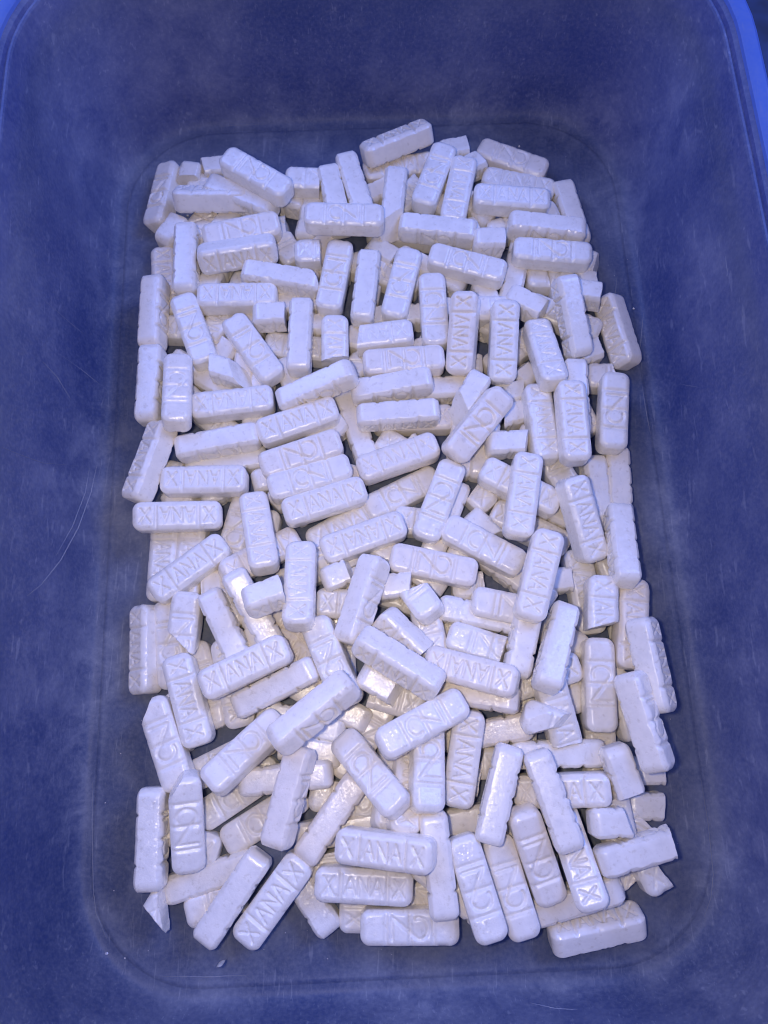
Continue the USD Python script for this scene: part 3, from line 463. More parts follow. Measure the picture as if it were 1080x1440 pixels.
('broken_pill_bar', 0, (0, 0.42, ('rough',)), (-21.61, 93.12, 2.17), (1.5234, 2.7475, 0.0000), 'white stub, numeral side up, half buried, slanting left, left of centre, near the far end', 'broken pieces lying among the white bars'),
('broken_pill_bar', 1, (0, 0.49, ('rough',)), (7.28, 104.84, 2.17), (0.0000, 0.0000, 0.8655), 'white stub, glimpsed between others, right of centre, along the far edge', 'broken pieces lying among the white bars'),
('broken_pill_bar', 1, (0, 0.31, ('rough',)), (28.72, 59.14, 2.48), (1.5668, 0.1318, 0.1318), 'rightmost white stub, glimpsed between others, right side, a quarter down', 'broken pieces lying among the white bars'),
('broken_pill_bar', 0, (0, 0.39, ('rough',)), (46.15, 61.75, 2.17), (3.1414, -0.0342, -0.0000), 'white stub, numeral side up, half buried, right edge, a quarter down', 'broken pieces lying among the white bars'),
('broken_pill_bar', 0, (0, 0.31, ('rough',)), (16.37, 69.00, 2.17), (0.0000, 0.0000, 1.5710), 'leftmost white stub, glimpsed between others, right side, a quarter down', 'broken pieces lying among the white bars'),
('broken_pill_bar', 1, (0, 0.46, ('rough',)), (20.52, 110.88, 2.48), (1.5377, 0.3773, 0.3773), 'white stub, glimpsed between others, right side, along the far edge', 'broken pieces lying among the white bars'),
('broken_pill_bar', 0, (0, 0.59, ('rough',)), (14.27, 97.94, 2.48), (1.5148, -0.4896, -0.4896), 'white broken bar, glimpsed between others, right of centre, along the far edge', 'broken pieces lying among the white bars'),
('broken_pill_bar', 0, (0, 0.31, ('rough',)), (36.01, 83.41, 2.17), (3.1416, 0.0130, 0.0000), 'white stub, numeral side up, half buried, right side, near the far end', 'broken pieces lying among the white bars'),
('broken_pill_bar', 0, (0, 0.37, ('rough',)), (19.72, 21.43, 2.17), (3.1416, -0.0016, -0.0000), 'white stub, numeral side up, half buried, right of centre, at mid heap', 'broken pieces lying among the white bars'),
('broken_pill_bar', 0, (0, 0.35, ('rough',)), (-31.63, 4.45, 2.48), (1.4909, 0.5834, 0.5834), 'farthest white stub, glimpsed between others, left edge, three quarters down', 'broken pieces lying among the white bars'),
('broken_pill_bar', 0, (0, 0.35, ('rough',)), (-12.25, 39.74, 2.48), (1.4330, 0.7623, 0.7623), 'white stub, glimpsed between others, left of centre, at mid heap', 'broken pieces lying among the white bars'),
('broken_pill_bar', 0, (0, 0.43, ('rough',)), (-33.31, 39.72, 2.48), (1.5326, 0.4050, 0.4050), 'white stub, glimpsed between others, left edge, at mid heap', 'broken pieces lying among the white bars'),
('broken_pill_bar', 0, (0, 0.51, ('rough',)), (34.22, 10.70, 2.48), (1.5432, -0.3448, -0.3448), 'white broken bar, glimpsed between others, right side, below the middle', 'broken pieces lying among the white bars'),
('broken_pill_bar', 0, (0, 0.52, ('rough',)), (15.59, -11.28, 2.48), (1.5577, -0.2377, -0.2377), 'white broken bar, smooth side up, half buried, slanting left, right of centre, near the front', 'broken pieces lying among the white bars'),
('broken_pill_bar', 1, (0, 0.4, ('rough',)), (20.46, 28.98, 2.48), (1.4697, -0.6551, -0.6551), 'white stub, smooth side up, half buried, slanting left, right of centre, at mid heap', 'broken pieces lying among the white bars'),
('broken_pill_bar', 0, (0, 0.34, ('rough',)), (-34.66, 41.13, 2.17), (3.1209, -0.3596, -0.0000), 'white stub, glimpsed between others, left edge, above the middle', 'broken pieces lying among the white bars'),
('broken_pill_bar', 1, (0, 0.36, ('rough',)), (-36.16, 71.90, 2.17), (0.0000, 0.0000, -0.0706), 'white stub, lettered side up, half buried, left edge, a quarter down', 'broken pieces lying among the white bars'),
('broken_pill_bar', 0, (0, 0.47, ('rough',)), (-0.50, -20.19, 2.48), (1.1410, 1.3098, 1.3098), 'white stub, smooth side up, half buried, left of centre, along the front', 'broken pieces lying among the white bars'),
('broken_pill_bar', 0, (0, 0.34, ('rough',)), (22.61, 8.33, 2.48), (1.5701, 0.0539, 0.0539), 'white stub, glimpsed between others, right of centre, below the middle', 'broken pieces lying among the white bars'),
('broken_pill_bar', 1, (0, 0.46, ('rough',)), (-19.05, 94.96, 2.17), (3.1215, 0.3547, 0.0000), 'leftmost white stub, glimpsed between others, left of centre, near the far end', 'broken pieces lying among the white bars'),
('broken_pill_bar', 0, (0, 0.32, ('rough',)), (2.54, 50.69, 2.17), (1.5156, 2.7518, 0.0000), 'white stub, glimpsed between others, right of centre, above the middle', 'broken pieces lying among the white bars'),
('broken_pill_bar', 1, (0, 0.37, ('rough',)), (-23.07, 80.47, 2.17), (0.0000, 0.0000, -0.2749), 'white stub, glimpsed between others, left side, near the far end', 'broken pieces lying among the white bars'),
('broken_pill_bar', 0, (0, 0.36, ('rough',)), (-28.42, 70.76, 2.48), (1.4048, 0.8343, 0.8343), 'white stub, smooth side up, half buried, slanting right, left side, a quarter down', 'broken pieces lying among the white bars'),
('broken_pill_bar', 0, (0, 0.38, ('rough',)), (-32.80, -13.68, 2.48), (1.3841, 0.8832, 0.8832), 'white stub, glimpsed between others, left edge, near the front', 'broken pieces lying among the white bars'),
('broken_pill_bar', 1, (0, 0.42, ('rough',)), (39.31, 29.96, 2.17), (0.0000, 0.0000, 1.8508), 'white stub, glimpsed between others, right edge, at mid heap', 'broken pieces lying among the white bars'),
('broken_pill_bar', 1, (0, 0.37, ('rough',)), (-26.73, 41.01, 2.48), (1.5388, 0.3710, 0.3710), 'leftmost white stub, glimpsed between others, left side, at mid heap', 'broken pieces lying among the white bars'),
('broken_pill_bar', 0, (0, 0.3, ('rough',)), (-2.61, 84.39, 2.17), (0.0000, 0.0000, 1.4207), 'white stub, glimpsed between others, right of centre, near the far end', 'broken pieces lying among the white bars'),
('broken_pill_bar', 0, (0, 0.55, ('rough',)), (-9.69, 72.24, 2.48), (1.5688, -0.0923, -0.0923), 'white broken bar, glimpsed between others, left of centre, a quarter down', 'broken pieces lying among the white bars'),
('broken_pill_bar', 0, (0, 0.49, ('rough',)), (-8.01, 52.38, 2.48), (1.4920, 0.5796, 0.5796), 'white stub, glimpsed between others, left of centre, above the middle', 'broken pieces lying among the white bars'),
('broken_pill_bar', 1, (0, 0.37, ('rough',)), (18.62, 25.41, 2.48), (1.5403, -0.3622, -0.3622), 'white stub, glimpsed between others, right of centre, at mid heap', 'broken pieces lying among the white bars'),
('broken_pill_bar', 0, (0, 0.38, ('rough',)), (9.37, 32.75, 2.17), (0.0000, 0.0000, -0.1181), 'white stub, lettered side up, half buried, right of centre, at mid heap', 'broken pieces lying among the white bars'),
('broken_pill_bar', 0, (0, 0.43, ('rough',)), (-29.76, 20.48, 2.48), (0.9038, 1.5944, 1.5944), 'white stub, glimpsed between others, left side, below the middle', 'broken pieces lying among the white bars'),
('broken_pill_bar', 1, (0, 0.4, ('rough',)), (-32.21, -2.56, 2.48), (1.4593, 0.6873, 0.6873), 'nearest white stub, glimpsed between others, left edge, three quarters down', 'broken pieces lying among the white bars'),
('broken_pill_bar', 1, (0, 0.31, ('rough',)), (-16.84, 42.50, 2.48), (1.5593, 0.2230, 0.2230), 'white stub, smooth side up, half buried, left side, above the middle', 'broken pieces lying among the white bars'),
('broken_pill_bar', 1, (0, 0.44, ('rough',)), (42.14, 67.86, 2.48), (1.5491, 0.3055, 0.3055), 'white stub, glimpsed between others, right edge, a quarter down', 'broken pieces lying among the white bars'),
('broken_pill_bar', 0, (0, 0.41, ('rough',)), (19.05, 83.15, 2.48), (1.0731, 1.4003, 1.4003), 'white stub, glimpsed between others, right side, near the far end', 'broken pieces lying among the white bars'),
('broken_pill_bar', 1, (0, 0.32, ('rough',)), (45.28, 81.59, 2.48), (1.5695, -0.0745, -0.0745), 'nearest white stub, glimpsed between others, right edge, near the far end', 'broken pieces lying among the white bars'),
('broken_pill_bar', 0, (0, 0.36, ('rough',)), (25.25, -19.87, 2.17), (2.1344, 2.3052, 0.0000), 'white stub, glimpsed between others, right side, along the front', 'broken pieces lying among the white bars'),
('broken_pill_bar', 0, (0, 0.33, ('rough',)), (-13.33, 87.17, 2.48), (0.7047, 1.7808, 1.7808), 'rightmost white stub, glimpsed between others, left of centre, near the far end', 'broken pieces lying among the white bars'),
('pill_bar', 13, None, (24.26, 38.59, 6.32), (0.0000, 0.0000, -0.4886), 'white bar, lettered side up, slanting left, right side, above the middle', 'white pill bars heaped in the tub'),
('pill_bar', 8, None, (43.28, 40.08, 1.86), (1.2046, -1.2472, -1.2142), 'white bar, smooth side up, lying lengthwise, right edge, above the middle', 'white pill bars heaped in the tub'),
('broken_pill_bar', 1, (0.0, 0.35, ('rough',)), (-3.68, 24.45, 6.05), (1.5433, 0.3129, 0.3174), 'white stub, smooth side up, slanting right, left of centre, at mid heap', 'broken pieces lying among the white bars'),
('broken_pill_bar', 0, (0.0, 0.4, ()), (6.15, 21.37, 6.03), (1.5682, 0.1064, 0.1064), 'white stub, smooth side up, right of centre, at mid heap', 'broken pieces lying among the white bars'),
('broken_pill_bar', 1, (0.0, 0.27, ('tri2',)), (-30.13, -32.01, 5.69), (0.0000, 0.0000, -0.5097), 'small three-cornered shard lying alone at the near left corner of the heap', 'broken pieces lying among the white bars'),
('pill_bar', 13, None, (-28.47, 98.78, 6.62), (1.5453, -0.3310, -0.3310), 'white bar, smooth side up, slanting left, left side, along the far edge', 'white pill bars heaped in the tub'),
('pill_bar', 0, None, (8.35, -22.58, 9.52), (-1.2459, 1.1099, -1.1431), 'white bar, smooth side up, lying lengthwise, right of centre, along the front', 'white pill bars heaped in the tub'),
('broken_pill_bar', 0, (0.0, 0.45, ()), (-12.17, 102.68, 6.32), (3.1404, -0.0860, -0.0000), 'white stub, numeral side up, left of centre, along the far edge', 'broken pieces lying among the white bars'),
('pill_bar', 5, None, (38.33, 98.55, 1.91), (1.2945, -1.0766, -1.0435), 'white bar, smooth side up, lying lengthwise, right edge, along the far edge', 'white pill bars heaped in the tub'),
('broken_pill_bar', 0, (0.0, 0.34, ()), (-9.82, 86.50, 6.32), (0.0000, 0.0000, 0.0573), 'white stub, lettered side up, left of centre, near the far end', 'broken pieces lying among the white bars'),
('pill_bar', 1, None, (-26.52, 13.07, 6.62), (1.4002, -0.8455, -0.8455), 'leftmost white bar, smooth side up, slanting left, left side, below the middle', 'white pill bars heaped in the tub'),
('broken_pill_bar', 0, (0.0, 0.45, ()), (2.76, 2.50, 8.96), (1.5273, -0.3844, -0.3965), 'white stub, smooth side up, slanting left, left of centre, three quarters down', 'broken pieces lying among the white bars'),
('pill_bar', 2, None, (-36.64, -19.31, 6.65), (1.2289, -1.1821, -1.1699), 'white bar, smooth side up, lying lengthwise, left edge, near the front', 'white pill bars heaped in the tub'),
('broken_pill_bar', 1, (0.0, 0.4, ('rough',)), (47.43, -15.22, 1.77), (1.5706, -0.0263, -0.0263), 'white stub, smooth side up, right edge, near the front', 'broken pieces lying among the white bars'),
('pill_bar', 0, (0, 1, ('tri',)), (1.82, 97.68, 6.42), (-1.1119, 1.3025, -1.2440), 'white bar, smooth side up, lying lengthwise, right of centre, along the far edge', 'white pill bars heaped in the tub'),
('pill_bar', 8, None, (35.47, 55.89, 6.03), (1.2005, -1.2227, -1.2227), 'white bar, smooth side up, half buried, lying lengthwise, right edge, a quarter down', 'white pill bars heaped in the tub'),
('pill_bar', 12, None, (23.25, 12.77, 9.48), (-1.0841, 1.3861, -1.3861), 'leftmost white bar, smooth side up, lengthwise, right side, below the middle', 'white pill bars heaped in the tub'),
('pill_bar', 6, None, (-32.41, 1.83, 6.32), (0.0000, 0.0000, -1.2460), 'white bar, lettered side up, lying lengthwise, left edge, three quarters down', 'white pill bars heaped in the tub'),
('pill_bar', 0, (0, 1, ('chip',)), (-35.49, -5.00, 6.36), (2.6079, -1.7430, 0.0018), 'numeral side bar with a chipped far corner at the lower left edge', 'white pill bars heaped in the tub'),
('pill_bar', 0, None, (-21.94, 16.36, 8.18), (-1.3332, 0.9564, -0.6387), 'rightmost white bar, smooth side up, slanting left, left side, below the middle', 'white pill bars heaped in the tub'),
('pill_bar', 4, None, (42.04, 14.36, 6.39), (-0.0291, 0.0172, -1.6905), 'white bar, lettered side up, lying lengthwise, right edge, below the middle', 'white pill bars heaped in the tub'),
('pill_bar', 5, None, (-34.29, 98.94, 6.60), (-0.6109, 0.0000, 0.0000), 'white bar, lettered side up, lying crosswise, left side, along the far edge', 'white pill bars heaped in the tub'),
('broken_pill_bar', 0, (0.0, 0.5, ()), (30.21, 73.31, 6.62), (-1.5329, 0.4036, -0.4036), 'white broken bar, smooth side up, slanting left, right side, near the far end', 'broken pieces lying among the white bars'),
('broken_pill_bar', 0, (0.0, 0.58, ()), (22.35, 16.68, 7.00), (3.1252, -0.3204, -0.0000), 'farthest white broken bar, numeral side up, crosswise, right of centre, below the middle', 'broken pieces lying among the white bars'),
('broken_pill_bar', 1, (0.0, 0.45, ('rough',)), (42.52, 77.05, 6.03), (1.5674, -0.1212, -0.1212), 'white stub, smooth side up, right edge, near the far end', 'broken pieces lying among the white bars'),
('pill_bar', 7, None, (-42.03, 43.21, 7.16), (0.4268, -0.5589, -1.7727), 'lettered bar tilted outward over the left edge of the heap, halfway down', 'white pill bars heaped in the tub'),
('pill_bar', 13, None, (43.24, 7.27, 10.87), (-0.6844, 0.6010, -1.3499), 'tilted bar at the right edge, just behind the long tilted one there', 'white pill bars heaped in the tub'),
('pill_bar', 13, None, (14.09, -25.83, 9.18), (2.5203, -1.8601, -0.0046), 'leftmost of three numeral side bars slanting side by side at the front right', 'white pill bars heaped in the tub'),
('pill_bar', 9, None, (40.93, 27.67, 8.62), (0.9505, -1.3702, -1.0541), 'white bar, smooth side up, lying lengthwise, right edge, at mid heap', 'white pill bars heaped in the tub'),
('pill_bar', 0, None, (-45.46, 102.84, 2.16), (-1.8456, 2.1293, -0.4721), 'bar tilted on its edge at the far left corner of the heap', 'white pill bars heaped in the tub'),
('pill_bar', 2, None, (-24.90, 100.89, 10.47), (3.0143, -0.8854, -0.0000), 'white bar, numeral side up, slanting left, left side, along the far edge', 'white pill bars heaped in the tub'),
('pill_bar', 10, None, (-9.81, 98.31, 6.68), (-1.2945, 1.0489, -1.0464), 'leftmost white bar, smooth side up, lengthwise, left of centre, along the far edge', 'white pill bars heaped in the tub'),
('pill_bar', 7, None, (-5.83, 101.42, 6.62), (1.3274, -1.0031, -1.0031), 'rightmost white bar, smooth side up, lengthwise, left of centre, along the far edge', 'white pill bars heaped in the tub'),
('pill_bar', 13, None, (10.06, 103.92, 6.32), (1.8155, -2.5639, -0.0000), 'white bar, numeral side up, slanting right, right of centre, along the far edge', 'white pill bars heaped in the tub'),
('pill_bar', 9, None, (10.54, 91.71, 6.45), (-1.5312, 0.0817, -0.1426), 'white bar, smooth side up, lying crosswise, right of centre, near the far end', 'white pill bars heaped in the tub'),
('pill_bar', 11, None, (-27.93, 91.09, 6.60), (-2.9133, -0.3425, 0.0360), 'white bar, numeral side up, lying crosswise, left side, near the far end', 'white pill bars heaped in the tub'),
('pill_bar', 0, (0, 1, ('tri',)), (-19.83, 80.68, 6.62), (1.5658, -0.1471, -0.1471), 'rightmost white bar, smooth side up, crosswise, left side, near the far end', 'white pill bars heaped in the tub'),
('pill_bar', 4, None, (-44.15, 73.64, 5.99), (1.3518, -1.3133, -1.1020), 'nearest white bar, smooth side up, lengthwise, left edge, near the far end', 'white pill bars heaped in the tub'),
('broken_pill_bar', 1, (0.1, 0.65, ('tri',)), (-26.48, 60.12, 6.62), (1.5567, -0.2469, -0.2469), 'white broken bar, smooth side up, lying crosswise, left side, a quarter down', 'broken pieces lying among the white bars'),
('broken_pill_bar', 0, (0.0, 0.56, ('rough',)), (-9.25, 64.78, 5.86), (0.0233, 0.1218, -1.5485), 'white broken bar, lettered side up, lying lengthwise, left of centre, a quarter down', 'broken pieces lying among the white bars'),
('broken_pill_bar', 0, (0.0, 0.68, ()), (-2.02, 68.32, 5.89), (0.0910, -0.1120, -3.0315), 'white broken bar, lettered side up, lying crosswise, right of centre, a quarter down', 'broken pieces lying among the white bars'),
('pill_bar', 2, None, (-3.51, 78.76, 6.62), (-1.1611, 1.2812, -1.2812), 'white bar, smooth side up, lying lengthwise, left of centre, near the far end', 'white pill bars heaped in the tub'),
('pill_bar', 8, None, (9.46, 73.76, 6.32), (2.1725, 2.2693, 0.0000), 'rightmost white bar, numeral side up, lengthwise, right of centre, near the far end', 'white pill bars heaped in the tub'),
('broken_pill_bar', 0, (0.0, 0.45, ('tri',)), (24.03, 73.80, 6.34), (3.1353, 0.0000, 0.0012), 'white stub, numeral side up, right side, near the far end', 'broken pieces lying among the white bars'),
('pill_bar', 9, None, (28.83, 50.99, 5.92), (-0.1291, 0.0341, -1.4885), 'white bar, lettered side up, lying lengthwise, right side, above the middle', 'white pill bars heaped in the tub'),
('broken_pill_bar', 1, (0.0, 0.66, ()), (18.03, 10.21, 6.43), (3.0777, -0.4877, 0.0680), 'nearest white broken bar, numeral side up, crosswise, right of centre, below the middle', 'broken pieces lying among the white bars'),
('pill_bar', 9, None, (6.73, -7.69, 9.92), (2.2497, 2.1181, -0.5170), 'white bar, numeral side up, lying lengthwise, right of centre, near the front', 'white pill bars heaped in the tub'),
('pill_bar', 0, None, (12.86, -7.18, 7.26), (0.1798, 0.0525, -1.7276), 'white bar, lettered side up, lying lengthwise, right of centre, three quarters down', 'white pill bars heaped in the tub'),
('pill_bar', 7, None, (-41.49, 10.46, 2.36), (0.5332, -0.4944, -1.4358), 'lettered bar on the left edge with its smooth side facing right', 'white pill bars heaped in the tub'),
('pill_bar', 4, None, (-8.38, -16.35, 5.93), (0.8477, -1.6508, -1.6508), 'white bar, smooth side up, slanting right, left of centre, near the front', 'white pill bars heaped in the tub'),
('pill_bar', 7, None, (-23.49, -27.89, 5.97), (0.8645, -1.6343, -1.6343), 'smooth sided bar slanting right at the front left edge beside a lettered bar', 'white pill bars heaped in the tub'),
('pill_bar', 9, None, (-17.19, -28.30, 5.45), (0.0184, -0.0956, 0.9238), 'lettered bar slanting right at the front left edge beside a smooth bar', 'white pill bars heaped in the tub'),
('pill_bar', 2, None, (3.97, -32.12, 5.04), (3.1416, 0.0000, 0.0000), 'numeral side bar lying crosswise, nearest of all at the front edge', 'white pill bars heaped in the tub'),
('pill_bar', 0, None, (19.73, -26.32, 5.74), (2.5082, -1.8917, -0.0000), 'middle of three numeral side bars slanting side by side at the front right', 'white pill bars heaped in the tub'),
('broken_pill_bar', 0, (0.0, 0.8, ()), (40.24, -20.63, 8.96), (1.5610, 0.2053, 0.2053), 'white broken bar, smooth side up, lying crosswise, right edge, near the front', 'broken pieces lying among the white bars'),
('broken_pill_bar', 0, (0.0, 0.36, ()), (39.56, -16.46, 8.98), (-1.5706, -0.0316, 0.0316), 'white stub, smooth side up, right side, near the front', 'broken pieces lying among the white bars'),
('pill_bar', 1, None, (-15.80, 68.29, 6.62), (-1.2022, 1.2200, -1.2200), 'white bar, smooth side up, lying lengthwise, left of centre, a quarter down', 'white pill bars heaped in the tub'),
('pill_bar', 12, None, (-9.52, 81.07, 6.32), (2.0358, -2.3927, -0.0000), 'white bar, numeral side up, lying lengthwise, left of centre, near the far end', 'white pill bars heaped in the tub'),
('pill_bar', 6, None, (29.96, 64.32, 7.51), (-0.1953, -0.2075, -1.4177), 'white bar, lettered side up, slanting left, right side, a quarter down', 'white pill bars heaped in the tub'),
('broken_pill_bar', 1, (0.0, 0.5, ()), (25.99, 46.85, 6.62), (-1.5706, -0.0309, 0.0309), 'white broken bar, smooth side up, lying crosswise, right side, above the middle', 'broken pieces lying among the white bars'),
('pill_bar', 7, None, (14.92, 100.49, 6.40), (0.0269, -0.0254, -1.7751), 'white bar, lettered side up, lying lengthwise, right side, along the far edge', 'white pill bars heaped in the tub'),
('pill_bar', 10, None, (32.03, 92.01, 6.53), (-1.5859, 0.1112, -0.0570), 'white bar, smooth side up, lying crosswise, right edge, near the far end', 'white pill bars heaped in the tub'),
('pill_bar', 10, None, (-28.04, 76.65, 6.38), (-0.0068, -0.0216, -3.1205), 'white bar, lettered side up, lying crosswise, left side, near the far end', 'white pill bars heaped in the tub'),
('pill_bar', 6, None, (-35.91, 69.57, 6.37), (-2.5843, 1.7642, -0.0224), 'white bar, numeral side up, slanting left, left edge, a quarter down', 'white pill bars heaped in the tub'),
('pill_bar', 5, None, (1.44, 58.09, 6.48), (-1.5857, -0.1768, 0.0747), 'smooth side up, the farther of two crosswise bars lying together above the centre', 'white pill bars heaped in the tub'),
('pill_bar', 9, None, (3.39, 79.38, 6.32), (1.9497, -2.4634, -0.0000), 'leftmost white bar, numeral side up, lengthwise, right of centre, near the far end', 'white pill bars heaped in the tub'),
('pill_bar', 0, None, (16.13, 83.71, 6.32), (0.4460, 3.1098, 0.0000), 'white bar, numeral side up, lying crosswise, right side, near the far end', 'white pill bars heaped in the tub'),
('pill_bar', 8, None, (45.73, 71.84, 2.38), (0.7976, -0.6517, -1.2596), 'rightmost white bar, smooth side up, lengthwise, right edge, a quarter down', 'white pill bars heaped in the tub'),
('pill_bar', 7, None, (-27.89, 54.70, 6.32), (-0.0000, -0.0000, -3.0172), 'farthest white bar, lettered side up, crosswise, left side, above the middle', 'white pill bars heaped in the tub'),
('pill_bar', 2, None, (-43.18, 58.43, 6.71), (1.2935, -1.2492, -1.1630), 'white bar, smooth side up, lying lengthwise, left edge, a quarter down', 'white pill bars heaped in the tub'),
('pill_bar', 2, None, (-33.91, 24.09, 5.08), (-0.0104, -0.0082, 0.6529), 'white bar, lettered side up, slanting right, left edge, at mid heap', 'white pill bars heaped in the tub'),
('pill_bar', 0, None, (-15.76, 51.18, 6.37), (0.0417, -0.0098, 0.3507), 'topmost lettered bar in a row of four slanting bars left of centre', 'white pill bars heaped in the tub'),
('broken_pill_bar', 1, (0.0, 0.55, ('rough',)), (36.37, 14.54, 8.50), (-0.0000, -0.0000, -1.6484), 'white broken bar, lettered side up, lying lengthwise, right edge, below the middle', 'broken pieces lying among the white bars'),
('pill_bar', 9, None, (27.79, 10.07, 11.83), (0.7664, -1.5494, -1.2431), 'rightmost white bar, smooth side up, lengthwise, right side, below the middle', 'white pill bars heaped in the tub'),
('pill_bar', 5, None, (35.79, 4.32, 6.32), (2.2632, 2.1789, 0.0000), 'white bar, numeral side up, lying lengthwise, right side, three quarters down', 'white pill bars heaped in the tub'),
('broken_pill_bar', 1, (0.0, 0.38, ('rough',)), (4.36, 21.21, 7.05), (1.3026, 2.4814, -0.0468), 'white stub, numeral side up, slanting left, right of centre, below the middle', 'broken pieces lying among the white bars'),
('broken_pill_bar', 0, (0.0, 0.6, ()), (4.85, 10.19, 8.37), (0.6612, -0.2651, -0.7361), 'white broken bar, lettered side up, slanting left, right of centre, below the middle', 'broken pieces lying among the white bars'),
('pill_bar', 4, None, (-14.85, -12.82, 9.85), (1.2474, -1.6039, -1.2307), 'white bar, smooth side up, lying lengthwise, left side, near the front', 'white pill bars heaped in the tub'),
('pill_bar', 12, None, (33.71, -33.30, 2.38), (-1.0683, -0.1084, 0.1696), 'bar lying on edge at the near right corner of the heap', 'white pill bars heaped in the tub'),
('broken_pill_bar', 0, (0.0, 0.52, ()), (38.56, -12.42, 9.15), (1.4174, -0.9573, -1.0346), 'white broken bar, smooth side up, slanting left, right side, near the front', 'broken pieces lying among the white bars'),
('pill_bar', 5, None, (-7.61, 91.27, 10.50), (0.0493, 3.1412, 0.0000), 'white bar, numeral side up, lying crosswise, left of centre, along the far edge', 'white pill bars heaped in the tub'),
('broken_pill_bar', 0, (0.0, 0.38, ()), (25.01, 88.83, 6.63), (1.5857, 0.0043, -0.0042), 'white stub, smooth side up, right side, near the far end', 'broken pieces lying among the white bars'),
('pill_bar', 4, None, (3.68, 63.15, 6.32), (3.1394, 0.1186, 0.0000), 'white bar, numeral side up, lying crosswise, right of centre, a quarter down', 'white pill bars heaped in the tub'),
('pill_bar', 10, None, (-12.25, 57.11, 8.46), (-1.5866, -0.4744, 0.0237), 'white bar, smooth side up, slanting right, left of centre, a quarter down', 'white pill bars heaped in the tub'),
('pill_bar', 4, None, (14.76, 68.02, 8.36), (0.4644, 0.0231, -1.6677), 'white bar, lettered side up, lying lengthwise, right of centre, a quarter down', 'white pill bars heaped in the tub'),
('pill_bar', 6, None, (22.19, 66.26, 8.37), (0.2264, 0.2314, -1.6009), 'white bar, lettered side up, lying lengthwise, right side, a quarter down', 'white pill bars heaped in the tub'),
('pill_bar', 6, None, (42.25, 53.22, 5.72), (2.0901, -2.3454, -0.0000), 'white bar, numeral side up, lying lengthwise, right edge, above the middle', 'white pill bars heaped in the tub'),
('pill_bar', 0, None, (33.58, 49.64, 9.88), (0.0000, 0.0000, -1.5557), 'white bar, lettered side up, lying lengthwise, right edge, above the middle', 'white pill bars heaped in the tub'),
('pill_bar', 1, None, (-32.11, 39.78, 6.32), (-0.0000, -0.0000, -3.1156), 'nearest white bar, lettered side up, crosswise, left side, above the middle', 'white pill bars heaped in the tub'),
('pill_bar', 4, None, (-14.96, 44.72, 6.46), (-3.0277, -0.5239, 0.0183), 'numeral side bar second from the far end of four slanting bars in a row', 'white pill bars heaped in the tub'),
('pill_bar', 7, None, (17.30, 27.87, 6.32), (0.7808, 3.0430, 0.0000), 'white bar, numeral side up, slanting left, right of centre, at mid heap', 'white pill bars heaped in the tub'),
('pill_bar', 0, None, (-17.73, 3.84, 7.60), (1.5945, 0.2252, 0.4897), 'white bar, smooth side up, slanting right, left side, three quarters down', 'white pill bars heaped in the tub'),
('pill_bar', 1, (0, 1, ('chamfer',)), (-30.91, -16.66, 8.34), (-1.8848, -2.0323, -0.0755), 'numeral side bar with one far corner broken off slantwise, near left edge', 'white pill bars heaped in the tub'),
('pill_bar', 11, None, (23.78, -21.54, 7.54), (-2.4036, 1.7123, 0.3098), 'rightmost of three numeral side bars slanting side by side at the front right', 'white pill bars heaped in the tub'),
('pill_bar', 7, None, (40.58, -1.47, 13.15), (1.8596, -1.4666, -0.6839), 'long tilted bar at the right edge, smooth face left and stamped face right', 'white pill bars heaped in the tub'),
('pill_bar', 10, None, (-28.36, 85.65, 7.60), (1.0792, 0.0946, 0.1575), 'leftmost white bar, smooth side up, crosswise, left side, near the far end', 'white pill bars heaped in the tub'),
('pill_bar', 10, None, (-38.47, 84.86, 6.62), (-1.2332, 1.1711, -1.1711), 'farthest white bar, smooth side up, lengthwise, left edge, near the far end', 'white pill bars heaped in the tub'),
('pill_bar', 0, None, (-24.60, 65.71, 6.37), (2.7878, -1.4477, -0.0108), 'white bar, numeral side up, slanting left, left side, a quarter down', 'white pill bars heaped in the tub'),
('broken_pill_bar', 1, (0.0, 0.7, ('tri',)), (14.22, 53.75, 6.30), (-0.8159, 1.6348, -1.5311), 'white broken bar, smooth side up, slanting right, right of centre, a quarter down', 'broken pieces lying among the white bars'),
('pill_bar', 0, None, (-13.30, 40.31, 6.24), (0.5086, -3.0285, 0.0311), 'numeral side bar third from the far end of four slanting bars in a row', 'white pill bars heaped in the tub'),
('pill_bar', 11, None, (2.55, 44.31, 5.72), (0.0000, 0.0000, 0.3492), 'white bar, lettered side up, slanting right, right of centre, above the middle', 'white pill bars heaped in the tub'),
('pill_bar', 11, None, (13.98, 6.10, 11.80), (-0.4144, 0.0423, 2.8381), 'white bar, lettered side up, lying crosswise, right of centre, below the middle', 'white pill bars heaped in the tub'),
('pill_bar', 10, None, (-22.39, 6.92, 10.67), (0.0175, -0.0394, 0.4447), 'white bar, lettered side up, slanting right, left side, below the middle', 'white pill bars heaped in the tub'),
('pill_bar', 1, None, (-22.14, -6.25, 8.42), (2.6522, 1.0973, -0.1655), 'white bar, numeral side up, slanting right, left side, three quarters down', 'white pill bars heaped in the tub'),
('broken_pill_bar', 1, (0.0, 0.42, ('rough',)), (-15.45, 19.35, 13.06), (1.2084, 0.2148, 0.3068), 'white stub, smooth side up, slanting right, left side, below the middle', 'broken pieces lying among the white bars'),
('pill_bar', 13, None, (-3.11, -26.10, 6.32), (0.0000, 0.0000, -0.0516), 'lettered bar lying crosswise, the nearer of two lettered bars near the front', 'white pill bars heaped in the tub'),
('pill_bar', 11, None, (26.96, 111.76, 1.60), (3.0662, -0.6528, 0.0252), 'numeral side bar sloping down to the right at the far right end', 'white pill bars heaped in the tub'),
